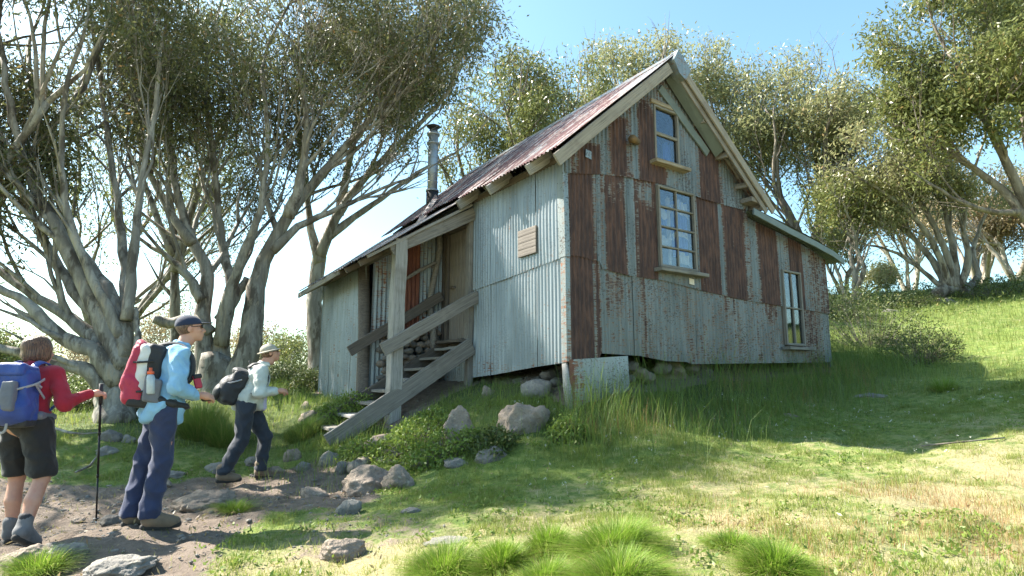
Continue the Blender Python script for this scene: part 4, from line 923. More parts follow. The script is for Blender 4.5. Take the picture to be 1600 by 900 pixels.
traced_tree('snow_gum', 'huge low-branching snow gum behind the hikers, heavy limbs sweeping off the left edge', G1, 9.2, (178,655), [
 ([(180,665),(178,625),(180,585),(192,548)], 30, 17, .2, False),
 ([(176,640),(150,590),(118,572),(70,566),(30,552),(-40,530)], 14, 8, -.6, 1),
 ([(185,600),(150,548),(95,527),(45,478),(0,452),(-60,420)], 15, 7, -.8, 3),
 ([(188,590),(165,552),(125,508),(62,468),(0,425),(-70,380)], 15, 7, .2, 4),
 ([(190,580),(150,495),(112,450),(85,405),(60,350),(25,280),(-10,180)], 13, 6, .5, 5),
 ([(192,575),(160,500),(118,415),(80,340),(52,290),(22,200),(5,90)], 15, 7, -.3, 5),
 ([(192,560),(178,470),(150,428),(112,372),(88,300),(60,200),(45,90)], 13, 6, 1.0, 5),
 ([(196,550),(198,480),(196,430),(188,345),(180,290),(165,190),(150,80)], 11, 6, 1.4, 5),
 ([(198,500),(206,430),(214,350),(222,280),(240,180),(250,80)], 9, 5, .6, 5),
 ([(186,530),(165,470),(120,380),(100,300),(95,210),(110,110)], 9, 5, -.6, 5),
 ([(212,545),(214,515),(210,482)], 5, 4, .1, False)],
 'bark', 'leaf_dark', 5, 1.2, 0, .24, .115, .027, limit=ell(60, 60, 9.8, 5.0, 3.0, 5.6), up=.13, keepleaf=.72, nl=60000, lowthin=4.9, spread=.30, shrink=.78, kids=(2, 3))
traced_tree('snow_gum', 'large snow gum behind the man in blue, one trunk leaning right over the hut', G1, 11.6, (338,618), [
 ([(338,625),(338,590),(338,560)], 32, 24, .1, False),
 ([(322,610),(318,540),(318,470),(325,425),(300,375),(283,325),(268,240),(262,140)], 15, 7, .3, 5),
 ([(316,470),(290,428),(262,402),(236,386)], 9, 5, -.2, 2),
 ([(345,600),(346,550),(352,500),(363,450),(352,405),(343,350),(335,260),(322,150)], 14, 6, .8, 5),
 ([(345,540),(356,470),(372,420),(392,370),(410,310),(418,220),(410,110)], 11, 5, -.5, 5),
 ([(360,605),(384,560),(396,500),(402,438),(425,380),(452,338),(490,285),(560,205),(625,130)], 21, 7, .6, 8),
 ([(425,392),(465,355),(520,330),(585,300),(645,275)], 8, 3, .4, 5),
 ([(450,340),(470,280),(480,200),(470,110)], 10, 5, -.6, 5),
 ([(330,520),(300,500),(262,505),(240,498)], 9, 7, -.4, False),
 ([(345,500),(368,462),(388,436)], 10, 7, .4, False),
 ([(300,380),(260,320),(220,230),(205,120)], 8, 4, .4, 5)],
 'bark', 'leaf_dark', 5, 1.45, 0, .28, .125, .03, limit=ell(480, 60, 11.8, 4.6, 3.4, 5.4), up=.12, keepleaf=.72, nl=70000, lowthin=5.4, spread=.30, shrink=.78, kids=(2, 3))
traced_tree('snow_gum', 'pale slender snow gum just beyond the far end of the hut porch', G1, 14.5, (498,600), [
 ([(500,612),(497,560),(492,500),(492,445),(500,400)], 15, 11, .2, False),
 ([(500,410),(488,370),(482,320),(470,240),(462,150)], 9, 4, .5, 4),
 ([(500,400),(520,350),(560,290),(620,230),(680,170)], 10, 5, -.3, 6),
 ([(512,372),(560,335),(610,300),(665,262),(710,240)], 7, 3, .5, 5),
 ([(530,335),(545,260),(560,180),(590,90)], 8, 4, 1.0, 5)],
 'bark_pale', 'leaf_dark', 5, 1.5, 0, .22, .135, .036, limit=ell(620, 110, 14.6, 3.3, 3.0, 4.4), up=.12, keepleaf=.6, nl=42000, lowthin=7.5, spread=.30, shrink=.78)
traced_tree('snow_gum', 'straight grey gum trunk standing between the two biggest left-hand snow gums', G1, 14.0, (275,600), [
 ([(276,612),(275,540),(273,470),(272,420),(268,330),(258,220)], 10, 6, .2, 5), ([(272,425),(300,330),(330,240),(370,150)], 7, 4, .6, 5), ([(270,400),(230,300),(190,210),(160,110)], 6, 3, .6, 5)],
 'bark', 'leaf_mid', 5, 1.3, 0, .24, .125, .034, limit=ell(265, 60, 14.2, 4, 3, 5), up=.12, keepleaf=.5, nl=24000, lowthin=8, spread=.30, shrink=.78)
auto_tree('snow_gum', 'dark leafy snow gum crown filling the top left corner of the picture', G1, 0, 0, 0, 11.5, 2.9, 5, 'bark', 'leaf_dark', 5, 34000, .2, .12, .031, .12, (.6, 0), base_xy=(-9.6, 9.0), crown_lo=.5)
auto_tree('snow_gum', 'snow gum far back at the left whose twigs show pale against the bright sky', G1, 0, 0, 0, 9.5, 3.2, 4, 'bark', 'leaf_mid', 5, 14000, .24, .13, .034, .14, (.6, 0), base_xy=(-11.6, 16.5), crown_lo=.42)
G2 = 'snow gums behind the hut'
auto_tree('snow_gum', 'dense dark crown showing right of the flue, behind the roof slope', G2, 800, 560, 19, 92, 125, 5, 'bark_dark', 'leaf_mid', 5, 32000, .28, .15, .045, .16, (0, 0), crown_lo=.5, keepleaf=.62)
auto_tree('snow_gum', 'dark green crown between the flue tree and the roof peak', G2, 905, 540, 20, 100, 105, 4, 'bark_dark', 'leaf_mid', 5, 22000, .28, .15, .045, .14, (0, 0), crown_lo=.5, keepleaf=.62)
auto_tree('snow_gum', 'sunlit crown top rising just left of the roof peak', G2, 1000, 540, 22, 52, 105, 5, 'bark', 'leaf_pale', 5, 32000, .3, .16, .05, .16, crown_lo=.6, keepleaf=.62)
auto_tree('snow_gum', 'pale airy crown directly behind the right slope of the gable', G2, 1135, 520, 23, 66, 115, 5, 'bark', 'leaf_pale', 5, 32000, .3, .16, .05, .16, crown_lo=.45, keepleaf=.55)
auto_tree('snow_gum', 'rounded grey-green crown right of the gable, dark trunk standing above the lean-to', G2, 1275, 500, 20, 82, 122, 5, 'bark_dark', 'leaf_pale', 5, 42000, .3, .145, .045, .15, (.0, 0), crown_lo=.42, keepleaf=.65)
auto_tree('snow_gum', 'leaning snow gum with thin pale stems between the lean-to and the slope', G2, 1335, 480, 18, 265, 60, 4, 'bark', 'leaf_mid', 4, 9000, .24, .13, .04, .09, (-.3, 0), crown_lo=.5)
G3 = 'snow gums on the slope at the right'
traced_tree('snow_gum', 'many-stemmed snow gum on a pale swollen base at the crest of the slope', G3, 17.5, (1485,458), [
 ([(1462,462),(1480,452),(1505,455),(1520,462)], 9, 8, .1, False),
 ([(1480,455),(1468,425),(1440,385),(1405,355),(1360,325),(1310,300)], 6.5, 3, .8, 4),
 ([(1484,452),(1470,405),(1438,350),(1395,310),(1345,280)], 6, 3, -.5, 4),
 ([(1488,450),(1480,400),(1455,345),(1420,290),(1400,240)], 7, 3, .2, 4),
 ([(1492,450),(1492,400),(1480,345),(1470,290),(1465,230)], 7, 3, .8, 4),
 ([(1500,450),(1512,405),(1505,350),(1515,290),(1530,240)], 6, 3, -.5, 4),
 ([(1508,455),(1528,430),(1520,395),(1535,345),(1560,300)], 6, 3, .9, 4),
 ([(1478,456),(1450,430),(1410,400),(1370,385),(1335,380)], 4.5, 2, .5, 3)],
 'bark', 'leaf_pale', 5, .95, 0, .24, .14, .042, limit=ell(1440, 265, 17.5, 3.2, 2.8, 2.9), up=.08, spread=.38, keepleaf=.5, nl=26000, shrink=.78)
traced_tree('snow_gum', 'tall dark-limbed snow gum leaning in from the right edge with broad olive crown', G3, 14.5, (1680,470), [
 ([(1690,480),(1665,430),(1635,385),(1605,345)], 13, 10, .1, False),
 ([(1605,345),(1570,300),(1520,262),(1470,232),(1420,200)], 8, 4, .4, 7),
 ([(1625,370),(1590,290),(1550,210),(1515,140),(1480,80)], 9, 4, -.4, 7),
 ([(1640,385),(1620,290),(1600,190),(1585,90),(1575,10)], 9, 4, .8, 7),
 ([(1600,330),(1545,330),(1490,310),(1450,285)], 6, 3, .2, 4),
 ([(1660,400),(1680,290),(1690,180),(1680,60)], 9, 4, -.3, 4)],
 'bark_dark', 'leaf_mid', 5, 1.1, 0, .24, .14, .042, limit=ell(1620, 110, 14.6, 4.2, 3.2, 4.2), up=.1, spread=.4, nl=85000, keepleaf=.8, shrink=.78)
auto_tree('snow_gum', 'bare-stemmed pale gum at the right edge behind the dark-limbed one', G3, 1590, 440, 22, 270, 110, 6, 'bark_pale', 'leaf_brown', 5, 16000, .26, .15, .045, .12, crown_lo=.5, keepleaf=.5)
auto_tree('snow_gum', 'pale twisted gum behind and right of the many-stemmed base', G3, 1530, 445, 24, 250, 90, 6, 'bark_pale', 'leaf_brown', 5, 14000, .26, .15, .045, .12, crown_lo=.5, keepleaf=.5)
auto_tree('snow_gum', 'brownish crown far back in the gap left of the many-stemmed gum', G3, 1425, 458, 28, 230, 80, 4, 'bark_pale', 'leaf_brown', 5, 14000, .34, .17, .055, .12, crown_lo=.45, keepleaf=.6)
auto_tree('small_gum', 'low pale-green gum sapling on the skyline beside the lean-to', G3, 1372, 465, 24, 405, 40, 4, 'bark', 'leaf_pale', 4, 4500, .18, .13, .045, .05, crown_lo=.3, keepleaf=.8)
auto_tree('snow_gum', 'thin grey gum on the skyline just right of the lean-to eave', G3, 1322, 472, 23, 330, 45, 3, 'bark', 'leaf_pale', 4, 5000, .2, .14, .045, .09, crown_lo=.45, keepleaf=.6)
G4 = 'distant gums beyond the crest at the left'
for px, Y, tp, hf, lb, lf in ((250,30,466,55,'distant brownish gum crown seen between the trunks just above the navy cap','leaf_brown'), (450,31,512,50,'distant round gum crown right of the leaning trunk, above the smallest hiker','leaf_mid'), (395,34,490,45,'distant gum crown half hidden by the leaning trunk','leaf_brown'), (70,30,520,55,'distant gum crown low behind the head of the woman in red','leaf_brown'), (10,26,500,50,'distant gum crown at the left edge of the picture','leaf_mid'), (150,36,530,50,'distant gum crown seen under the lowest sweeping limbs','leaf_brown'), (505,38,540,30,'small distant gum close to the left end of the hut','leaf_mid')):
    auto_tree('distant_gum', lb, G4, px, 600, Y, tp, hf, 4, 'bark', lf, 4, 4500, .3, .17, .06, .08, crown_lo=.35)

# ------------------------------------------------------------------ rocks
RK = 0
def rock(px, py, wpx, hpx, label, mt='rock', sub=4, group=None, deep=.8, name='rock', squash=1):
    """px,py = middle of the visible foot of the rock in the photo"""
    global RK; RK += 1; b = gnd(px, py); s_ = b.y/900; w_ = wpx*s_/2; h_ = hpx*s_
    bm = rocky(RK*1.37, w_*1.02, w_*deep*.85, h_*.68, sub, amp=.42); o = bm_obj(name, bm, M[mt], None, (b.x, b.y+w_*deep*.6, b.z+h_*.10)); o.rotation_euler = (random.uniform(-.1, .1), random.uniform(-.1, .1), random.uniform(-.5, .5))
    return tag(o, label, 'rock', group)
G5 = 'rocks on the bank below the hut'
rock(820,678,92,66,'biggest boulder of the bank, pinkish and sunlit, below the hut corner',group=G5,sub=5,name='boulder')
rock(716,698,54,66,'tall narrow brown boulder upright in the ferny bank between the stairs and the big boulder',group=G5,sub=5,name='boulder')
rock(838,622,60,36,'flat grey-brown rock tilted under the wall just left of the white stump','rock_grey',group=G5)
rock(762,620,22,20,'small pale split rock alone in the tall grass below the long wall',group=G5)
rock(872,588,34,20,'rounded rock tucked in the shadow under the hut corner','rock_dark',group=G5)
rock(595,705,54,30,'brown rock among leafy shrubs right of the bottom of the stairs',group=G5)
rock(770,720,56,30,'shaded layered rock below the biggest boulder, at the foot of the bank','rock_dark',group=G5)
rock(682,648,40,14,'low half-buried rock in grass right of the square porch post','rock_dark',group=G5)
rock(486,655,40,22,'grey-brown rock by the leafy bush near the log post',group=G5)
rock(476,640,20,14,'small round stone on top of the grey-brown rock by the log post',group=G5)
G6 = 'rocks edging the walking track'
rock(575,768,80,42,'long pale rock edging the track below the stairs, rounded left end lit',group=G6,sub=5)
rock(622,762,54,42,'bright smooth pale rock right beside the long one edging the track','rock',group=G6,sub=5)
rock(655,728,40,14,'low grey rock in the line above the bright smooth one','rock_grey',group=G6)
rock(712,730,44,16,'low grey rock at the right end of the track edging line','rock_grey',group=G6)
rock(545,802,40,22,'small grey rock lying in the shaded grass of the track below the long pale one','rock_grey',group=G6)
rock(535,872,72,36,'flat-topped pale rock alone in the lower foreground lawn',group=G6,sub=5)
rock(312,795,84,32,'broad brown rock beside the track behind the boots of the man in blue',group=G6,sub=5)
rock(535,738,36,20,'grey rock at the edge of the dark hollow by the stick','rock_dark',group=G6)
rock(512,728,36,24,'mossy rock just left of the dark hollow','rock_grey',group=G6)
rock(453,722,26,26,'upright pinkish rock just right of the third hiker at knee height',group=G6)
rock(472,735,24,14,'small grey stone on the track right of the upright pinkish rock','rock_grey',group=G6)
rock(335,740,46,18,'flat stone step left of the third hiker, behind his rear boot','rock_grey',group=G6)
rock(395,728,40,16,'flat stone step between the legs of the third hiker','rock_dark',group=G6)
rock(425,742,34,16,'flat stone step just behind the front boot of the third hiker','rock',group=G6)
rock(262,748,40,12,'low stone in grass right of the knees of the man in blue','rock_grey',group=G6)
rock(196,692,22,16,'pale broken stone in the bank between the walking pole and the navy trousers','rock_grey',group=G6)
rock(158,712,40,16,'pale slab of stone in the green bank right of the walking pole','rock_grey',group=G6)
rock(170,690,40,22,'dark earth-covered rock in the green bank behind the walking pole','rock_dark',group=G6)
rock(167,818,28,14,'dark stone standing on the track between the walking pole tip and the boots','rock_dark',group=G6)
rock(118,816,24,8,'low dusty stone on the track left of the walking pole tip','rock',group=G6)
rock(100,872,62,24,'pale rounded slab in the track in front of the woman in red','rock_grey',group=G6,sub=5)
rock(30,882,70,28,'brown speckled rock in the bottom left corner',group=G6,sub=5)
rock(170,900,110,26,'wide pale slab sunk in the track at the bottom edge','rock_grey',group=G6,sub=5)
rock(78,856,24,9,'small dark stone beside the grey boot of the woman in red','rock_dark',group=G6)
rock(640,802,30,8,'thin pale stone flush with the shaded grass right of the small grey rock','rock_grey',group=G6)
rock(700,852,70,9,'long pale stone nearly flush with the dry lawn behind the tussocks','rock_grey',group=G6)
rock(250,762,30,12,'brown stone just right of the shins of the man in blue','rock',group=G6)
rock(486,775,46,14,'flat brown stone sunk in the track right of the third hiker','rock',group=G6)
G7 = 'rocks below the iron gable'
rock(1050,588,60,26,'rounded brown boulder at the foot of the gable wall','rock',group=G7,sub=4)
rock(1095,584,40,20,'mossy grey boulder right of the rounded brown one at the gable foot','rock_dark',group=G7)
rock(1480,474,40,14,'pale rock below the swollen base of the many-stemmed gum','rock_grey',group=G7)
rock(1395,488,22,9,'small pale rock on the upper slope left of the many-stemmed gum','rock_grey',group=G7)
rock(1365,622,44,8,'flat pale stone in the worn grass right of the hut','rock_grey',group=G7)
rock(1240,652,30,7,'small pinkish stone in the lit worn grass','rock',group=G7)
# gravel on the track (nobody could count it)
n_ = 1700; pk = rng.random((n_*6, 2))*np.array([11, 6.5])+np.array([-7.5, 3.2]); d_, l_, f_ = fields(pk[:, 0], pk[:, 1]); pk = pk[(d_ > .45)][:n_]; n_ = len(pk)
bm = bmesh.new(); bmesh.ops.create_icosphere(bm, subdivisions=1, radius=1); iv = np.array([v.co for v in bm.verts]); iff = np.array([[v.index for v in f.verts] for f in bm.faces]); bm.free()
sz = rng.gamma(2.0, .0038, n_)+.003; sc3 = sz[:, None]*rng.uniform(.6, 1.4, (n_, 3))*np.array([1, 1, .6])
V = iv[None]*sc3[:, None]*(1+rng.normal(0, .12, (n_, len(iv), 1)))+np.stack([pk[:, 0], pk[:, 1], T(pk[:, 0], pk[:, 1])-.008], -1)[:, None]
Q = iff[None]+(np.arange(n_)*len(iv))[:, None, None]
tag(mesh_np('track_gravel', V.reshape(-1, 3), Q.reshape(-1, 3), M['rock_grey'], smooth=False), 'loose gravel and grit on the bare track', kind='stuff')

# ------------------------------------------------------------------ grass
def scatter(n, x0, x1, y0, y1, dens): 
    x = rng.uniform(x0, x1, n); y = rng.uniform(y0, y1, n); k = rng.random(n) < dens(x, y); return x[k], y[k]
def inframe(x, y): return np.abs(x) < .93*y+1.0
def outhut(x, y): return poly_sd(x, y, HUTP) > .0
def clump(x, y): return np.clip(vnoise(x, y, 2.6, 31)*1.3-.35+1.1*(vnoise(x, y, 8, 33)-.4)+.5*(vnoise(x, y, 17, 34)-.4), .04, 1)
def dl(x, y):
    d_, l_, f_ = fields(x, y); return np.clip(1-d_*1.7, .01, 1)*inframe(x, y)*outhut(x, y)*(.30+.7*clump(x, y))*np.clip((7.5/np.maximum(y, 3))**1.2, .2, 1)
x, y = scatter(760000, -8, 9, 2.2, 8.5, dl); d_, l_, f_ = fields(x, y); c_ = clump(x, y)
h = rng.uniform(.012, .036, len(x))*(.6+1.5*c_)*(1+.6*l_); tint = np.clip(rng.uniform(0, .6, len(x))+f_*.45-c_*.25-l_*.3+.2*(vnoise(x, y, 5, 35)-.5), 0, 1)
tag(blades('lawn_grass', x, y, h, rng.uniform(.003, .0065, len(x)), rng.uniform(.006, .04, len(x)), M['lawn'], tint, segs=1), 'short mixed lawn grass over the near hillside', kind='stuff')
x, y = scatter(190000, -16, 19, 8.0, 24, lambda x, y: np.clip(1-fields(x, y)[0]*1.5, .01, 1)*inframe(x, y)*outhut(x, y)*(.35+.65*clump(x, y))*np.clip((10/y)**1.0, .3, 1))
d_, l_, f_ = fields(x, y); c_ = clump(x, y)
tag(blades('slope_grass', x, y, rng.uniform(.04, .10, len(x))*(1+1.2*c_), rng.uniform(.006, .013, len(x)), rng.uniform(.01, .08, len(x)), M['lawn'], np.clip(rng.uniform(0, .6, len(x))+.25*vnoise(x, y, .5, 5)-.1, 0, 1), segs=1), 'rough grass over the far slope', kind='stuff')
# long grass round the hut foot and on the left bank
def dlong(x, y):
    sd = poly_sd(x, y, HUTP); a = np.clip(1.5-sd/1.3, 0, 1)*(sd > .03); a = a*np.where(x < .2, .9, 1)
    b = np.clip((y-8.0)/1, 0, 1)*np.clip((-1.7-x)/.5, 0, 1)*np.clip((17-y)/4, 0, 1)*.45*np.clip(vnoise(x, y, 1.2, 51)*1.8-.4, 0, 1)
    c = np.clip(1-np.hypot(x-5.6, y-11.2)/3.5, 0, 1)*.6*np.clip(vnoise(x, y, 1.0, 57)*2-.6, 0, 1)
    d = np.clip((y-11)/2, 0, 1)*np.clip((x-5)/2, 0, 1)*np.clip((20-y)/4, 0, 1)*.4*np.clip(vnoise(x, y, 1.1, 58)*2-.6, 0, 1)
    e = np.clip(1-np.hypot((x+.3)/1.2, (y-7.3)/.7), 0, 1)*.7
    return np.clip(np.maximum.reduce([a, b, c, d, e]), 0, 1)*(.35+.65*vnoise(x, y, 3.5, 54))*inframe(x, y)
x, y = scatter(300000, -13, 16, 5.8, 19, dlong)
hh = rng.gamma(9, .026, len(x)); hh *= np.where(x < .4, .8, 1)*(.6+.7*vnoise(x, y, 1.7, 55))
hh *= np.where((poly_sd(x, y, HUTP) < 1.7) & (x > .6), 1.6*np.clip(1.25-poly_sd(x, y, HUTP)*.35, .5, 1.2), .9)
gx_ = gnd(1110, 650); tint = np.clip(rng.uniform(0, .7, len(x))+.25*(vnoise(x, y, .9, 56)-.5), 0, 1)
tag(blades('long_grass', x, y, hh, rng.uniform(.0035, .007, len(x)), hh*rng.uniform(.15, .9, len(x)), M['lush'], tint, segs=2), 'tall green grass round the foot of the hut and on the left bank', kind='stuff')
# reddish sorrel stems and dry stalks in the right foreground
def dred(x, y): return np.clip((x-.6)/1.6, 0, 1)*np.clip((5.2-y)/1.2, 0, 1)*np.clip(vnoise(x, y, 1.8, 61)*2-.75+.25*(x-1.5), 0, 1)*inframe(x, y)
x, y = scatter(60000, 0, 6, 2.2, 5.6, dred)
h = rng.uniform(.03, .10, len(x)); tag(blades('sorrel_stems', x, y, h, rng.uniform(.0018, .0035, len(x)), h*rng.uniform(.1, .6, len(x)), M['redgrass'], rng.random(len(x)), segs=2), 'reddish seeding stems in the right foreground', kind='stuff')
x, y = scatter(9000, -1, 6, 2.3, 7.5, lambda x, y: (1-fields(x, y)[0])*.6*inframe(x, y)*np.clip(vnoise(x, y, 1.3, 71)*2-.7, 0, 1))
M['seed'] = _blade('pale_seed_heads', (.62, .56, .42), (.75, .70, .58), (.55, .40, .26), .4)
h = rng.uniform(.02, .07, len(x)); tag(blades('seed_stalks', x, y, h, rng.uniform(.002, .005, len(x)), h*rng.uniform(.1, .7, len(x)), M['seed'], rng.random(len(x)), segs=2), 'pale dry stalks and seed heads in the lawn', kind='stuff')
# broad leaf weeds (flat rosettes)
def herb_mesh(name, cx, cy, rad, h0, n, ll, lw, mat, label, cat='plant', group=None, kind=None, z0=0):
    zz = Tz(cx, cy); cen = []
    for i in range(n):
        a = random.uniform(0, 6.283); r_ = rad*math.sqrt(random.random()); x_, y_ = cx+math.cos(a)*r_, cy+math.sin(a)*r_*.8; cen.append((x_, y_, Tz(x_, y_)+z0+random.uniform(.02, 1)*h0*(1-.6*(r_/rad)**2)))
    root = empty(name, (cx, cy, zz), label, cat, group)
    st = np.array(cen)[rng.choice(n, min(n, 120), replace=False)]; ba = np.stack([cx+(st[:, 0]-cx)*.35, cy+(st[:, 1]-cy)*.35, np.full(len(st), zz-.02)], -1)
    polys = np.stack([ba, ba*.4+st*.6+np.array([0, 0, h0*.08]), st], 1); V, Q = tubes(polys, np.tile(np.array([.006, .004, .002]), (len(st), 1)), 3)
    s_ = mesh_np('stems', V-np.array([cx, cy, zz]), Q, M['bark_dark'], root); s_['kind'] = 'stuff'
    f_ = leaves('foliage', np.array(cen)-np.array([cx, cy, zz]), 7, .035, ll, lw, mat, root, -.3); f_['kind'] = 'stuff'; return root
G8 = 'leafy shrubs on the bank'
for px, py, wp, hp, lb, mt, nn in ((640,712,130,56,'bright green leafy shrub under the near stringer of the stairs','leaf_bush',420), (560,722,70,40,'low leafy shrub at the very foot of the stairs','leaf_bush',240), (690,725,110,60,'dark green shrub left of the tall narrow boulder','leaf_bush',360), (770,712,70,48,'dark shrub filling the gap between the two boulders','leaf_heath',320), (532,652,80,40,'bright broad-leafed bush beside the log post','leaf_bush',300), (890,690,60,50,'sunlit green shrub right of the biggest boulder','leaf_bush',200), (655,680,80,36,'mid green shrub beside the square porch post','leaf_bush',280)):
    b = gnd(px, py); s_ = b.y/900; herb_mesh('shrub', b.x, b.y+.1, wp*s_/2, hp*s_*.68, int(nn*.85), .045, .026, M[mt], lb, 'shrub', G8)
G9 = 'heath bushes on the slope and crest'
for px, py, wp, hp, lb in ((1370,545,170,95,'dark heath bush on the slope just right of the hut'), (1450,570,120,70,'dark rounded heath bush lower on the slope'), (1325,500,110,60,'olive heath bush on the crest beside the lean-to'), (1560,462,120,26,'low heath bush at the foot of the right-hand gums'), (1430,480,90,24,'low heath bush left of the many-stemmed gum'), (480,612,70,30,'heath bush beyond the far end of the porch'), (440,600,90,28,'heath bush behind the third hiker'), (110,640,110,40,'heath bush under the sweeping limbs behind the woman in red'), (30,650,110,34,'heath bush at the left edge behind the woman in red'), (235,650,80,34,'heath bush at the foot of the gum behind the man in blue')):
    b = gnd(px, py); s_ = b.y/900; herb_mesh('heath_bush', b.x, b.y+.2, wp*s_/2, hp*s_*1.1, 520, .055, .022, M['leaf_heath'], lb, 'bush', G9)
x, y = scatter(26000, -40, -2, 14, 40, lambda x, y: (np.abs(x) < y)*vnoise(x, y, .6, 81)*.6)
cz = T(x, y)+rng.uniform(.02, .5, len(x)); lf = leaves('heath_cover', np.stack([x, y, cz], -1), 6, .09, .12, .04, M['leaf_heath'], None, -.2); tag(lf, 'low olive heath covering the far ground at the left', kind='stuff')
x, y = scatter(9000, 8, 30, 15, 32, lambda x, y: (np.abs(x) < y*1.1)*vnoise(x, y, .7, 82)*.7)
cz = T(x, y)+rng.uniform(.02, .3, len(x)); lf = leaves('heath_cover', np.stack([x, y, cz], -1), 7, .09, .11, .035, M['leaf_heath'], None, -.2); tag(lf, 'low olive heath along the crest at the right', kind='stuff')
# foreground tussocks
G10 = 'snow grass tussocks in the foreground'
def tussock(px, py, wp, hp, n, label, mt='tussock', group=G10, name='grass_tussock', lean=1.0):
    n = int(n*.8)
    b = gnd(px, py); s_ = b.y/900; rw = wp*s_/2; hh_ = hp*s_*.9
    a = rng.uniform(0, 2*np.pi, n); r_ = np.sqrt(rng.random(n)); X = b.x+np.cos(a)*r_*rw*.6; Y_ = b.y+rw*.4+np.sin(a)*r_*rw*.45
    az = a+rng.normal(0, .5, n); hb = hh_*rng.uniform(.3, 1.25, n)*(1-.5*r_**2)*(.75+.5*vnoise(X, Y_, 7, 41)); ln = rw*(.2+.8*r_)*rng.uniform(.2, 1.35, n)*lean
    root_z = T(X, Y_)-.01; tint = np.clip(rng.uniform(0, .66, n)+np.where(rng.random(n) < .14+.2*(r_ > .8), .5, 0)+.12*np.sin(a), 0, 1)
    o = blades(name, X, Y_, hb, rng.uniform(.002, .0055, n), ln, M[mt], tint, segs=2, Z=root_z, az=az, origin=(b.x, b.y+rw*.4, b.z)); return tag(o, label, 'grass tussock', group)
tussock(690,905,130,46,4200,'leftmost of the foreground tussocks, low and spreading at the bottom edge')
tussock(782,898,84,58,4200,'narrow upright tussock second from the left at the bottom edge')
tussock(858,872,90,46,3600,'tussock left of the widest one, behind the front row')
tussock(965,872,160,62,7000,'widest dark green tussock of the foreground group with dead blades at its right')
tussock(855,920,100,52,4000,'tussock cut by the bottom edge, below the group middle')
tussock(975,925,170,50,6000,'broad bright tussock cut by the bottom edge, right end of the group')
tussock(1155,862,90,34,3200,'thin dry-tipped tussock behind the lone right one')
tussock(1228,905,128,56,6000,'lone rounded bright green tussock at the bottom right')
tussock(1485,612,60,26,1200,'pale tufty clump of grass on the worn slope at the right')
tussock(40,905,110,40,3000,'reddish green tuft in the bottom left corner')
tussock(305,690,100,70,5200,'tall bright tussock behind the elbow of the man in blue','lush',name='grass_tussock')
tussock(345,700,80,50,3600,'tall tussock left of the third hiker','lush')
tussock(470,690,80,40,3000,'mounded soft tussock left of the foot of the stairs','lush')
tussock(360,800,70,20,1500,'flat green tuft on the broad brown rock beside the track')
# sticks and a log end in the hollow
tag(tube_obj('fallen_stick', [gnd(530,703)+Vector((0,0,.05)), gnd(560,716)+Vector((0,0,.05)), gnd(600,728)+Vector((0,0,.05)), gnd(640,730)+Vector((0,0,.03))], [.012,.014,.012,.008], 7, M['bark_dark'], None, .4), 'dark fallen stick lying in front of the shrubs below the stairs', 'stick')
a = gnd(556,742); tag(tube_obj('sawn_log', [a+Vector((-.02,-.06,.08)), a+Vector((.03,.25,.09)), a+Vector((.1,.6,.1))], [.085,.09,.08], 14, M['bark_dark'], None, .15), 'short sawn log with its cut end facing out of the dark hollow', 'log')
tag(tube_obj('dead_branch', [P(82,668,8.1), P(108,676,8.1), P(130,678,8.1), P(152,676,8.2)], [.012,.018,.014,.008], 7, M['bark_pale'], None, .4), 'bleached dead branch lying low in the grass behind the woman in red', 'branch')
tag(tube_obj('dead_branch', [gnd(118,742)+Vector((0,0,.03)), gnd(140,732)+Vector((0,0,.03)), gnd(150,722)+Vector((0,0,.06))], [.014,.014,.008], 7, M['bark_pale'], None, .4), 'grey dead branch lying across the far edge of the track', 'branch')
tag(tube_obj('dead_branch', [gnd(1440,700)+Vector((0,0,.02)), gnd(1500,696)+Vector((0,0,.03)), gnd(1570,688)+Vector((0,0,.02))], [.008,.010,.006], 6, M['bark_dark'], None, .4), 'thin dark dead branch lying on the lawn at the right', 'branch')

# fallen gum leaves and small daisies
x, y = scatter(16000, -9, 7, 3, 10, lambda x, y: inframe(x, y)*outhut(x, y)*np.clip(.9-.09*(x+6), .12, 1)*.8)
lf = leaves('leaf_litter', np.stack([x, y, T(x, y)+.008], -1), 1, .001, .05, .013, M['leaf_brown'], None, .1); tag(lf, 'dry fallen gum leaves scattered over track and lawn', kind='stuff')
x, y = scatter(4000, 0, 9, 5, 9.5, lambda x, y: outhut(x, y)*np.clip(vnoise(x, y, .9, 97)*2.2-1.2, 0, .5)*.3*inframe(x, y))
M['daisy'] = m_plain('daisy_petals', (.5, .49, .42), .7, 0, .1)
cz = T(x, y)+rng.uniform(.03, .09, len(x)); lf = leaves('daisies', np.stack([x, y, cz], -1), 5, .006, .016, .010, M['daisy'], None, -.1); tag(lf, 'tiny white daisies dotted over the lawn at the right', kind='stuff')
x, y = scatter(30000, .6, 7, 6.6, 11, lambda x, y: np.clip(1.3-poly_sd(x, y, HUTP)/1.2, 0, 1)*outhut(x, y)*.3*np.clip(vnoise(x, y, 1.9, 66)*2-.6, 0, 1))
h = rng.uniform(.15, .38, len(x)); tag(blades('sorrel_stems', x, y, h, rng.uniform(.003, .005, len(x)), h*rng.uniform(.1, .4, len(x)), M['redgrass'], rng.random(len(x)), segs=2), 'orange seeding stems in the tall grass below the gable', kind='stuff')

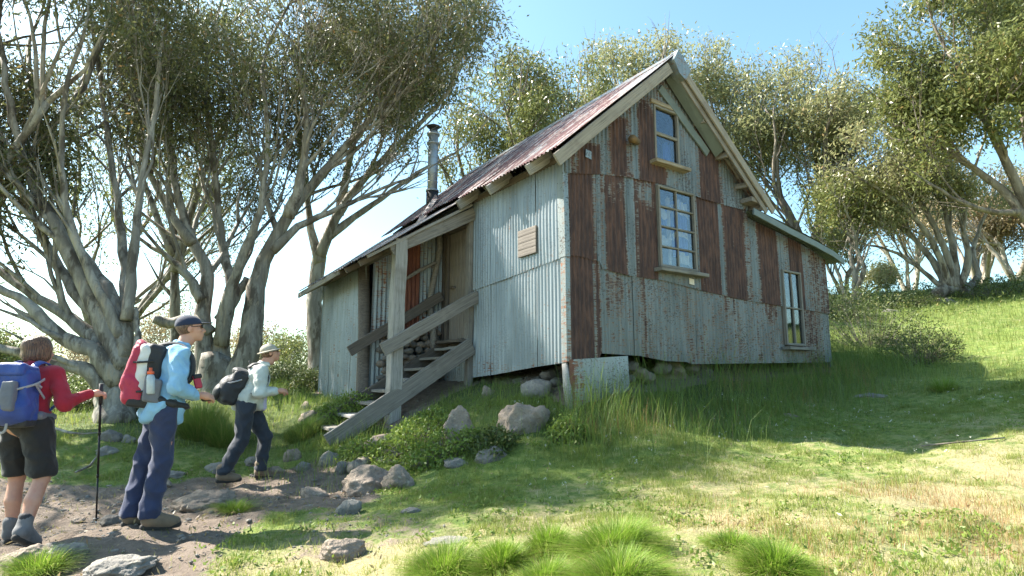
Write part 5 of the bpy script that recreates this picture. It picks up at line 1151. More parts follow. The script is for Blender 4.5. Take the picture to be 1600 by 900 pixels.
x, y = scatter(14000, -5, 8, 2.3, 8.5, lambda x, y: (1-fields(x, y)[0])*inframe(x, y)*outhut(x, y)*np.clip(vnoise(x, y, 1.7, 131)*2.4-1.0, 0, 1)*.5)
xx = np.repeat(x, 7)+rng.normal(0, .022, len(x)*7); yy = np.repeat(y, 7)+rng.normal(0, .022, len(x)*7)
lf = leaves('lawn_weeds', np.stack([xx, yy, T(xx, yy)+rng.uniform(.004, .03, len(xx))], -1), 1, .002, .038, .016, M['leaf_bush'], None, -.15); tag(lf, 'small broad-leaved weeds growing in patches through the lawn', kind='stuff')

# ------------------------------------------------------------------ people
M['skin'] = m_plain('skin', (.50, .27, .19), .55, 0, .3, 9, (.40, .17, .12), .05); M['skin'].node_tree.nodes['Principled BSDF'].inputs['Subsurface Weight'].default_value = .08
def cloth(name, c, var=.25, rough=.85):
    s = NT(name, rough); n1 = s.noise(7, 5, .6); n2 = s.noise(160, 2, .5); s.col(s.mix(s.step(n1, .3, .75), c, tuple(x*(1-var) for x in c))); s.b.inputs['Sheen Weight'].default_value = .15
    s.bump(s.math('ADD', s.math('MULTIPLY', n1, 2.0), s.math('MULTIPLY', n2, .3)), .45, .012); return s.m
M['shirt_blue'] = cloth('sky_blue_shirt', (.24, .46, .68)); M['navy'] = cloth('navy_trousers', (.022, .032, .085)); M['charcoal'] = cloth('charcoal_trousers', (.022, .028, .042))
M['red_top'] = cloth('red_jumper', (.30, .008, .026)); M['black_short'] = cloth('black_shorts', (.014, .013, .014)); M['cream'] = cloth('stone_jacket', (.52, .55, .50)); M['hair'] = cloth('brown_hair', (.10, .05, .028), .5, .45)
_s = NT('brown_hair_strands', .42); _n = _s.noise(1, 4, .6, (150, 150, 9), dist=.4); _s.col(_s.mix(_s.step(_n, .35, .65), (.045, .02, .012), (.20, .105, .055))); _s.bump(_n, 1.0, .012); M['hair'] = _s.m
M['black'] = cloth('black_nylon', (.010, .010, .013), .3, .6); M['pack_red'] = cloth('crimson_nylon', (.40, .012, .05), .2, .5); M['pack_white'] = cloth('pale_nylon', (.60, .60, .58), .2, .5); M['pack_blue'] = cloth('royal_blue_nylon', (.014, .05, .26), .3, .5)
M['pack_grey'] = cloth('grey_nylon', (.13, .135, .16), .3, .6); M['hat_navy'] = cloth('navy_cap', (.010, .018, .05), .2); M['hat_camo'] = cloth('mottled_bucket_hat', (.42, .38, .30), .5); M['boot'] = cloth('brown_suede', (.20, .14, .09), .4); M['boot_grey'] = cloth('grey_boot', (.16, .155, .16), .5)
M['sole'] = cloth('rubber_sole', (.03, .026, .022), .3); M['sock'] = cloth('dark_sock', (.03, .03, .035)); M['lens'] = m_plain('dark_lens', (.008, .008, .01), .12); M['lip'] = m_plain('lips', (.40, .14, .12), .5); M['eye'] = m_plain('eye', (.05, .03, .02), .2)
M['metal'] = m_plain('dark_anodised_pole', (.03, .03, .035), .35, .8); M['steel'] = m_plain('bare_steel', (.55, .55, .56), .3, .9); M['bottle'] = m_plain('clear_bottle', (.42, .48, .52), .15); M['orange'] = m_plain('orange_cap', (.75, .12, .04), .4); M['white_print'] = m_plain('white_print', (.8, .8, .8), .6, 0, .05)
M['strap'] = cloth('grey_webbing', (.30, .30, .32), .2); M['lilac'] = cloth('lilac_cloth', (.52, .48, .66), .2)
FOLD = {'hair': .007, 'shirt': .016, 'jacket': .016, 'trousers': .015, 'jumper': .011, 'shorts': .012, 'cloth': .01, 'pack_body': .008, 'main_compartment': .007, 'front_pocket': .006, 'pack_lid': .006}
def skinmesh(name, prims, vox, mat, parent, k=.02, **kw):
    if name in FOLD: kw = {**kw, 'wr': kw.get('wr', 0)*.4}
    V, Q = sdf_mesh(prims, vox, k, **kw)
    if name in FOLD:
        e1 = V[Q[:, 2]]-V[Q[:, 0]]; e2 = V[Q[:, 3]]-V[Q[:, 1]]; fn = np.cross(e1, e2); vn = np.zeros_like(V)
        for j in range(4): np.add.at(vn, Q[:, j], fn)
        vn /= np.linalg.norm(vn, axis=1)[:, None]+1e-12; a = FOLD[name]; sd_ = len(V)*.37
        def rid(v):
            p_ = Vector((v[0]*5+v[2]*2.5+sd_, v[1]*5, v[2]*6.5-v[0]*5)); q_ = Vector((v[0]*12, v[1]*12+sd_, v[2]*9+v[0]*8)); return (1-abs(mnoise.noise(p_))*3.2)*.7+(1-abs(mnoise.noise(q_))*3)*.3
        h = np.array([rid(v) for v in V]); V = V+vn*(h*a-a*.15)[:, None]
    return mesh_np(name, V, Q, M[mat], parent)
def v3(*a): return np.array(a, float)
def hand_prims(w, d, up, side, grip=.5, s=1.0):
    """palm and five separate bent fingers; w wrist, d pointing along the hand, up = back of hand, side = towards the thumb"""
    w, d, up, side = [np.array(x, float) for x in (w, d, up, side)]; d /= np.linalg.norm(d); up = up-d*(up@d); up /= np.linalg.norm(up); sd_ = np.cross(up, d); sd_ *= np.sign(sd_@side) or 1
    pr = [('c', w, .026*s, w+d*.035*s, .026*s), ('e', w+d*.055*s, (.040*s, .036*s, .036*s))]
    for i, (o, L) in enumerate(((.028, .080), (.010, .088), (-.010, .082), (-.027, .064))):
        b = w+d*.085*s+sd_*o*s; a1 = grip*1.1; d1 = d*math.cos(a1)-up*math.sin(a1); m1 = b+d1*L*.45*s; a2 = grip*2.6; d2 = d*math.cos(a2)-up*math.sin(a2); m2 = m1+d2*L*.32*s; a3 = grip*3.6; d3 = d*math.cos(a3)-up*math.sin(a3); m3 = m2+d3*L*.23*s
        r = .0088*s; pr += [('c', w+d*.04*s+sd_*o*.8*s, .012*s, b, r*1.15), ('c', b, r*1.1, m1, r), ('c', m1, r, m2, r*.95), ('c', m2, r*.95, m3, r*.8)]
    t0 = w+d*.025*s+sd_*.025*s; t1 = t0+(d*.6+sd_*.7-up*.35)*.042*s; t2 = t1+(d*.85+sd_*.1-up*.5)*.034*s; pr += [('c', t0, .014*s, t1, .011*s), ('c', t1, .011*s, t2, .0085*s)]
    return pr
def head_prims(c, yaw=0, pitch=0, s=1.0):
    """c = middle of the skull; face towards local +x turned by yaw"""
    m = np.array((Euler((0, -pitch, 0)).to_matrix() if True else 0)); m = np.array(Euler((0, 0, yaw)).to_matrix())@m
    q_ = lambda x, y, z: np.array(c)+m@(np.array([x, y, z])*s)
    rot = Euler((0, -pitch, yaw)); rt = (rot.x, rot.y, rot.z)
    pr = [('e', q_(-.012, 0, .025), (.097*s, .076*s, .092*s), rt), ('e', q_(.03, 0, -.035), (.060*s, .056*s, .070*s), rt), ('e', q_(.058, 0, -.090), (.026*s, .030*s, .022*s), rt), ('c', q_(.082, 0, .010), .010*s, q_(.104, 0, -.025), .014*s), ('e', q_(.100, 0, -.030), (.014*s, .016*s, .011*s), rt),
          ('c', q_(.078, .038, .026), .012*s, q_(.078, -.038, .026), .012*s), ('e', q_(.055, .035, -.018), (.028*s, .022*s, .024*s), rt), ('e', q_(.055, -.035, -.018), (.028*s, .022*s, .024*s), rt), ('e', q_(.082, 0, -.056), (.014*s, .024*s, .007*s), rt), ('e', q_(.081, 0, -.069), (.013*s, .020*s, .007*s), rt),
          ('e', q_(-.008, .077, -.004), (.018*s, .009*s, .030*s), rt), ('e', q_(-.008, -.077, -.004), (.018*s, .009*s, .030*s), rt), ('c', q_(-.02, 0, -.04), .052*s, q_(-.03, 0, -.10), .052*s)]
    return pr, q_, rt
def boot(parent, ank, fwd, s=1.0, pitch=0, mt='boot', sock=True, roll=0):
    f = np.array(fwd, float); f /= np.linalg.norm(f); u = v3(0, 0, 1); f = f*math.cos(pitch)+u*math.sin(pitch); u = u-f*(u@f); u /= np.linalg.norm(u); a = np.array(ank, float)
    q_ = lambda x, z: a+f*x*s+u*z*s
    o = skinmesh('boot', [('c', q_(-.02, .06), .052*s, q_(-.015, -.02), .055*s), ('c', q_(-.03, -.04), .046*s, q_(.05, -.045), .044*s), ('c', q_(.02, -.015), .045*s, q_(.12, -.055), .042*s), ('c', q_(.05, -.05), .047*s, q_(.165, -.062), .036*s)], .009, mt, parent, .03, wr=.0015)
    so2 = skinmesh('boot_sole', [('c', q_(-.055, -.082), .030*s, q_(.05, -.085), .032*s), ('c', q_(.05, -.085), .034*s, q_(.175, -.080), .032*s)], .008, 'sole', o, .02, cuts=[(q_(0, -.062), u)])
    for i in range(4): c = q_(.02+.026*i, .030-.018*i); sd_ = np.cross(u, f)*.030*s; tube_obj('lace', [Vector(c-sd_), Vector(c+f*.004+u*.012*s), Vector(c+sd_)], .0035, 5, M['strap'], o)
    return o
def at_px(px, py, Y):   # feet on the ground straight below this sight line
    p = P(px, py, Y); return Vector((p.x, p.y, Tz(p.x, p.y)))
def strip(name, pts, w_, t_, mat, parent, nrm):
    """webbing strap along pts, w_ wide, nrm(i) outward direction"""
    pts = smoothpath(pts, 18); V = []; Fc = []
    for i, p in enumerate(pts):
        tg = pts[min(i+1, 17)]-pts[max(i-1, 0)]; tg /= np.linalg.norm(tg); n_ = np.array(nrm(p), float); n_ = n_-tg*(n_@tg); n_ /= np.linalg.norm(n_)+1e-9; s_ = np.cross(tg, n_)
        for a, b in ((-.5, 0), (.5, 0), (.5, 1), (-.5, 1)): V.append(p+s_*w_*a+n_*t_*b)
    for i in range(17):
        for k in range(4): Fc.append((i*4+k, i*4+(k+1) % 4, i*4+4+(k+1) % 4, i*4+4+k))
    Fc += [(3, 2, 1, 0), (68, 69, 70, 71)]; return mesh_py(name, V, Fc, M[mat], parent, True)

WL = .115
def lean(build, c, s_=1.0):
    before = set(bpy.data.objects); build(); ft = np.array([tuple(o.location) for o in set(bpy.data.objects)-before if o.name.startswith('person')][0])
    for o in set(bpy.data.objects)-before:
        if o.type != 'MESH': continue
        rt_ = o
        while rt_.parent: rt_ = rt_.parent
        if rt_.name.startswith('trekking'): continue
        m = np.array(rt_.matrix_basis); n_ = len(o.data.vertices); v = np.empty(n_*3, np.float32); o.data.vertices.foreach_get('co', v); v = v.reshape(-1, 3); w_ = v@m[:3, :3].T+m[:3, 3]
        if rt_.get('category') == 'rucksack' and 'crimson' in rt_['label']:
            v = np.where(v[:, :1] < .03, v*[.82, 1, 1]+[.0054, 0, 0], v); w_ = v@m[:3, :3].T+m[:3, 3]
        w_ = ft+(w_-ft)*s_; w_[:, 0] -= c*(w_[:, 2]-.05); v = (w_-m[:3, 3])@m[:3, :3]; o.data.vertices.foreach_set('co', v.astype(np.float32).ravel()); o.data.update()
# --- man in the blue shirt (local: +x the way he faces, +y his left)
def man_blue():
    b = at_px(238, 828, 4.8); root = empty('person', b, 'standing hiker in sky-blue shirt, navy trousers and navy cap, with red and white rucksack', 'person', 'hikers on the track', rz=R(33))
    ra, la = v3(0, -.095, .095), v3(-.13, .10, .095); rk, lk = v3(.055, -.10, .50), v3(-.045, .11, .50); rh, lh = v3(.10, -.09, .93), v3(.09, .09, .93)
    ch = v3(.165, 0, 1.24); nk = v3(.22, 0, 1.47); rs_, ls_ = v3(.185, -.185, 1.40), v3(.185, .185, 1.40); re_, le_ = v3(.17, -.265, 1.12), v3(.17, .26, 1.12); rw_, lw_ = v3(.345, -.13, 1.05), v3(.345, .10, 1.05)
    hd = v3(.285, 0, 1.635); hp, hq, rt = head_prims(hd, -.05, .12, 1.02)
    legs = [('c', rh, .092, rk, .062), ('c', rk, .058, ra, .040), ('c', lh, .092, lk, .062), ('c', lk, .058, la, .040), ('c', ra-v3(0, 0, .03), .035, ra+v3(.12, 0, -.05), .03), ('c', la-v3(0, 0, .03), .035, la+v3(.12, 0, -.05), .03)]
    arms = [('c', rs_, .055, re_, .044), ('c', re_, .042, rw_, .028), ('c', ls_, .055, le_, .044), ('c', le_, .042, lw_, .028)]
    tor = [('e', (.10, 0, .97), (.125, .165, .13)), ('e', (.13, 0, 1.12), (.118, .15, .16)), ('e', (.17, 0, 1.30), (.125, .175, .17)), ('c', rs_+v3(0, .03, 0), .062, ls_-v3(0, .03, 0), .062), ('c', (.20, 0, 1.42), .062, (.245, 0, 1.54), .052)]
    hands = hand_prims(rw_, (.75, .25, -.1), (.2, -.6, .7), (0, .6, .8), .42)+hand_prims(lw_, (.7, -.4, -.1), (0, .5, .8), (0, -.6, .8), .5)
    skinmesh('body', legs+tor+arms+hp+hands, .0098, 'skin', root, .014)
    tr = skinmesh('trousers', [('c', rh+v3(-.01, 0, .04), .116, rk, .080), ('c', rk, .078, ra+v3(-.02, 0, .0), .078), ('c', lh+v3(-.01, 0, .04), .116, lk, .080), ('c', lk, .078, la+v3(-.02, 0, .0), .078), ('e', (.085, 0, .96), (.135, .165, .14))], .010, 'navy', root, .03, wr=.0045, wscale=8, cuts=[((0, 0, 1.06), (0, 0, 1)), ((0, 0, .075), (0, 0, -1))])
    skinmesh('shirt', [('e', (.075, 0, 1.0), (.165, .19, .22)), ('e', (.12, 0, 1.12), (.14, .175, .20)), ('e', (.17, 0, 1.30), (.142, .192, .18)), ('c', rs_+v3(0, .03, 0), .078, ls_-v3(0, .03, 0), .078), ('c', (.20, 0, 1.44), .072, (.225, 0, 1.50), .064), ('c', rs_, .076, re_, .066), ('c', re_, .064, rw_-v3(.03, 0, 0), .048), ('c', ls_, .076, le_, .066), ('c', le_, .064, lw_-v3(.03, 0, 0), .048),
        ('c', (.04, -.12, .98), .09, (-.045, -.10, .89), .06), ('c', (.04, .12, .98), .09, (-.045, .10, .89), .06), ('c', (.15, -.10, .95), .08, (.175, -.09, .86), .05), ('c', (.15, .10, .95), .08, (.175, .09, .86), .05)], .009, 'shirt_blue', root, .035, wr=.005, wscale=9, seed=2, cuts=[((.24, 0, 1.50), (.35, 0, .9))])
    skinmesh('shirt_collar', [('c', (.19, -.05, 1.50), .022, (.19, .05, 1.50), .022), ('c', (.19, -.05, 1.50), .022, (.26, -.045, 1.49), .018), ('c', (.19, .05, 1.50), .022, (.26, .045, 1.49), .018)], .008, 'shirt_blue', root, .012)
    boot(root, ra, (1, -.08, 0), 1.02); boot(root, la, (1, .05, 0), 1.02)
    skinmesh('hair', [('e', hq(-.022, 0, .015), (.092, .082, .085), rt)], .006, 'hair', root, cuts=[(hq(.02, 0, 0), np.array(Euler(rt).to_matrix())@v3(1, 0, .1)), (hq(0, 0, -.055), v3(0, 0, -1))])
    cap = skinmesh('cap', [('e', hq(-.012, 0, .038), (.108, .088, .088), rt), ('c', hq(.08, -.035, .045), .010, hq(.08, .035, .045), .010)], .006, 'hat_navy', root, .01, cuts=[(hq(0, 0, .030), np.array(Euler(rt).to_matrix())@v3(.05, 0, -1))])
    skinmesh('cap_peak', [('e', hq(.115, 0, .040), (.075, .070, .007), rt)], .004, 'hat_navy', cap, .005)
    gl = skinmesh('sunglasses', [('e', hq(.092, .030, .012), (.008, .024, .016), rt), ('e', hq(.092, -.030, .012), (.008, .024, .016), rt), ('c', hq(.092, -.05, .016), .004, hq(-.01, -.083, .012), .003), ('c', hq(.092, .05, .016), .004, hq(-.01, .083, .012), .003)], .0035, 'lens', root, .004)
    # red and white rucksack
    pk = empty('rucksack', b+Vector((0, 0, 1.2)), 'crimson and white rucksack with a side net, worn by the man in blue', 'rucksack', 'rucksacks', rz=R(33))
    O = v3(0, 0, -1.2); S = lambda nm, pr, vx, mt, par=pk, k_=.02, **kw: skinmesh(nm, [tuple([p[0]]+[np.array(x)+O if (i in ((0, 2) if p[0] == 'c' else (0,))) else x for i, x in enumerate(p[1:])]) for p in pr], vx, mt, par, k_, **{**kw, 'cuts': [(np.array(c[0])+O, c[1]) for c in kw.get('cuts', [])]})
    tilt = (0, .20, 0)
    S('back_panel', [('b', (-.02, 0, 1.22), (.075, .155, .27), tilt), ('b', (.06, 0, 1.02), (.13, .16, .06), (0, .1, 0))], .010, 'black', wr=.002)
    S('main_compartment', [('b', (-.085, 0, 1.26), (.072, .148, .22), tilt), ('e', (-.09, 0, 1.30), (.09, .155, .20), tilt)], .010, 'pack_white', wr=.002)
    S('front_pocket', [('b', (-.17, 0, 1.10), (.105, .148, .125), (0, .2, 0)), ('b', (-.185, 0, 1.28), (.055, .125, .19), (0, .36, 0)), ('e', (-.10, 0, 1.475), (.065, .11, .045), (0, .5, 0))], .010, 'pack_red', wr=.003, k_=.03, cuts=[])
    S('base_panel', [('b', (-.10, 0, .995), (.14, .15, .04), (0, .12, 0))], .010, 'black')
    S('side_net', [('b', (-.02, -.175, 1.10), (.075, .035, .10), (0, .15, 0))], .008, 'pack_grey', wr=.002)
    S('hip_belt', [('c', (-.02, -.17, 1.05), .035, (.14, -.185, .985), .032), ('c', (.14, -.185, .985), .030, (.24, -.12, .96), .026), ('c', (-.02, .17, 1.05), .035, (.14, .185, .985), .032), ('c', (.14, .185, .985), .030, (.24, .12, .96), .026), ('c', (.24, -.12, .96), .02, (.26, 0, .95), .016), ('c', (.24, .12, .96), .02, (.26, 0, .95), .016)], .009, 'black')
    for s_ in (-1, 1): strip('shoulder_strap', [v3(.02, s_*.09, 1.46)+O, v3(.11, s_*.10, 1.487)+O, v3(.21, s_*.105, 1.47)+O, v3(.285, s_*.12, 1.37)+O, v3(.27, s_*.15, 1.2)+O, v3(.15, s_*.18, 1.09)+O], .05, .014, 'black', pk, lambda p: p-(v3(.15, 0, 1.3)+O))
    for i in range(2): strip('side_strap', [v3(-.20, -.10, 1.33-.24*i)+O, v3(-.12, -.165, 1.33-.24*i)+O, v3(.0, -.17, 1.34-.24*i)+O], .016, .006, 'black', pk, lambda p: (0, -1, 0))
    S('buckle', [('b', (-.135, -.165, 1.33), (.018, .012, .010))], .004, 'black'); strip('chest_strap', [v3(.275, -.12, 1.31)+O, v3(.312, 0, 1.31)+O, v3(.275, .12, 1.31)+O], .02, .006, 'black', pk, lambda p: (1, 0, 0))
    bt = empty('water_bottle', b+Vector((-.02*math.cos(R(33))+.19*math.sin(R(33)), -.02*math.sin(R(33))-.19*math.cos(R(33)), 1.07)), 'clear water bottle with orange cap in the side net of the crimson rucksack', 'bottle')
    tube_obj('bottle_body', [(0,0,0), (0,0,.01), (0,0,.12), (0,0,.15), (0,0,.165)], [.030,.036,.036,.028,.018], 16, M['bottle'], bt); tube_obj('bottle_cap', [(0,0,.162), (0,0,.185), (0,0,.187), (0,0,.215)], [.026,.026,.014,.012], 14, M['orange'], bt)
    cmr = empty('compact_camera', b+Vector((.42*math.cos(R(33)), .42*math.sin(R(33))-.02, 1.03)), 'small black camera held at the waist by the man in blue', 'camera')
    skinmesh('camera_body', [('b', (0, 0, 0), (.028, .055, .035))], .005, 'black', cmr); tube_obj('lens', [(.02,0,0),(.05,0,0),(.055,0,0)], [.022,.022,.017], 14, M['lens'], cmr)
    tg = empty('shoulder_pouch', b+Vector((.33*math.cos(R(33))+.14*math.sin(R(33)), -.15*math.cos(R(33))+.33*math.sin(R(33)), 1.17)), 'small red pouch clipped to the front of the rucksack shoulder strap', 'pouch', rz=R(33))
    skinmesh('pouch_body', [('b', (0, 0, 0), (.030, .025, .060), (0, -.2, 0))], .006, 'pack_red', tg); skinmesh('pouch_flap', [('b', (.0, -.002, .045), (.034, .029, .02), (0, -.2, 0))], .006, 'black', tg)
lean(man_blue, .088, .96)
# --- third hiker in the stone jacket
def man_cream():
    b = at_px(372, 760, 7.1); b.z = Tz(b.x+.2, b.y+.03)+.015; root = empty('person', b, 'hiker in stone-coloured jacket, dark trousers and mottled sun hat stepping up the track', 'person', 'hikers on the track', rz=R(28))
    ra, la = v3(-.17, -.09, .10), v3(.26, .09, .095); rk, lk = v3(.02, -.10, .47), v3(.30, .10, .50); rh, lh = v3(.09, -.09, .86), v3(.12, .09, .87)
    rs_, ls_ = v3(.24, -.175, 1.30), v3(.25, .175, 1.30); re_, le_ = v3(.21, -.245, 1.04), v3(.22, .24, 1.04); rw_, lw_ = v3(.43, -.15, 1.06), v3(.44, .13, 1.05)
    hd = v3(.36, 0, 1.535); hp, hq, rt = head_prims(hd, 0, .26, 1.0)
    legs = [('c', rh, .088, rk, .06), ('c', rk, .055, ra, .038), ('c', lh, .088, lk, .06), ('c', lk, .055, la, .038)]; arms = [('c', rs_, .05, re_, .04), ('c', re_, .04, rw_, .027), ('c', ls_, .05, le_, .04), ('c', le_, .04, lw_, .027)]
    tor = [('e', (.10, 0, .92), (.12, .155, .13)), ('e', (.15, 0, 1.06), (.11, .145, .15)), ('e', (.21, 0, 1.21), (.115, .165, .16)), ('c', rs_+v3(0, .03, 0), .058, ls_-v3(0, .03, 0), .058), ('c', (.25, 0, 1.33), .058, (.315, 0, 1.45), .05)]
    hands = hand_prims(rw_, (.8, .2, 0), (.2, -.6, .7), (0, .6, .8), .4)+hand_prims(lw_, (.7, -.4, 0), (0, .5, .8), (0, -.6, .8), .5)
    skinmesh('body', legs+tor+arms+hp+hands, .0098, 'skin', root, .014)
    skinmesh('trousers', [('c', rh+v3(-.01, 0, .03), .115, rk, .085), ('c', rk, .084, ra+v3(0, 0, .0), .070), ('c', lh+v3(-.01, 0, .03), .115, lk, .087), ('c', lk, .084, la+v3(0, 0, .0), .068), ('e', (.09, 0, .92), (.13, .16, .14))], .010, 'charcoal', root, .03, wr=.005, wscale=9, seed=5, cuts=[((0, 0, 1.0), (0, 0, 1)), ((0, 0, .075), (0, 0, -1))])
    jk = skinmesh('jacket', [('e', (.10, 0, .96), (.155, .18, .17)), ('e', (.15, 0, 1.06), (.14, .175, .18)), ('e', (.21, 0, 1.21), (.138, .188, .17)), ('c', rs_+v3(0, .03, 0), .078, ls_-v3(0, .03, 0), .078), ('c', (.25, 0, 1.35), .072, (.285, 0, 1.42), .066), ('c', rs_, .076, re_, .068), ('c', re_, .066, rw_-v3(.03, 0, 0), .05), ('c', ls_, .076, le_, .068), ('c', le_, .066, lw_-v3(.03, 0, 0), .05), ('c', (.20, -.08, .95), .07, (.23, -.07, .87), .05), ('c', (.20, .08, .95), .07, (.23, .07, .87), .05), ('c', (.02, 0, .96), .11, (-.02, 0, .90), .08)], .009, 'cream', root, .035, wr=.0055, wscale=9, seed=7, cuts=[((.30, 0, 1.43), (.35, 0, .9))])
    skinmesh('jacket_collar', [('c', (.25, -.055, 1.40), .028, (.25, .055, 1.40), .028), ('c', (.25, -.055, 1.40), .028, (.33, -.05, 1.385), .024), ('c', (.25, .055, 1.40), .028, (.33, .05, 1.385), .024)], .008, 'cream', jk, .012)
    skinmesh('cloth', [('c', (.27, -.05, 1.0), .045, (.275, -.05, .86), .04)], .008, 'lilac', root, wr=.003)
    boot(root, ra, (1, -.05, 0), 1.0); boot(root, la, (1, .08, 0), 1.0)
    rm = np.array(Euler(rt).to_matrix())
    skinmesh('hair', [('e', hq(-.02, 0, .01), (.090, .080, .078), rt)], .006, 'hair', root, cuts=[(hq(.015, 0, 0), rm@v3(1, 0, .1)), (hq(0, 0, -.06), rm@v3(0, 0, -1))])
    ht = skinmesh('bucket_hat', [('e', hq(-.012, 0, .045), (.106, .092, .080), rt)], .006, 'hat_camo', root, .01, wr=.001, cuts=[(hq(0, 0, .035), rm@v3(0, 0, -1))])
    skinmesh('hat_brim', [('e', hq(-.008, 0, .028), (.150, .132, .016), rt)], .005, 'hat_camo', ht, .006, wr=.001)
    skinmesh('sunglasses', [('e', hq(.092, .030, .010), (.008, .024, .016), rt), ('e', hq(.092, -.030, .010), (.008, .024, .016), rt), ('c', hq(.092, -.05, .014), .004, hq(-.01, -.083, .012), .003)], .0035, 'lens', root, .004)
    pk = empty('rucksack', b+Vector((-.02, 0, 1.1)), 'bulging plain black rucksack worn by the hiker in the stone jacket', 'rucksack', 'rucksacks', rz=R(28)); O = v3(0, 0, -1.1); tl = (0, .42, 0)
    skinmesh('pack_body', [('b', np.array((-.03, 0, 1.10))+O, (.09, .15, .21), tl), ('e', np.array((-.10, 0, 1.08))+O, (.13, .155, .19), tl)], .010, 'black', pk, .03, wr=.005)
    skinmesh('pack_lid', [('e', np.array((.05, 0, 1.28))+O, (.12, .145, .06), tl)], .009, 'black', pk, .02, wr=.003); skinmesh('front_pocket', [('e', np.array((-.21, 0, 1.06))+O, (.06, .12, .11), tl)], .009, 'black', pk, .02, wr=.003)
    strip('grab_loop', [v3(.15, -.02, 1.36)+O, v3(.13, 0, 1.43)+O, v3(.15, .02, 1.36)+O], .02, .006, 'black', pk, lambda p: (-1, 0, .3))
    for s_ in (-1, 1): strip('shoulder_strap', [v3(.12, s_*.08, 1.34)+O, v3(.19, s_*.095, 1.392)+O, v3(.28, s_*.10, 1.365)+O, v3(.33, s_*.115, 1.27)+O, v3(.29, s_*.15, 1.12)+O, v3(.14, s_*.18, 1.02)+O], .05, .014, 'black', pk, lambda p: p-(v3(.2, 0, 1.2)+O))
    strip('compression_strap', [v3(-.16, -.10, 1.15)+O, v3(-.06, -.158, 1.17)+O, v3(.04, -.16, 1.20)+O], .018, .006, 'strap', pk, lambda p: (0, -1, 0))
lean(man_cream, .062, .975)
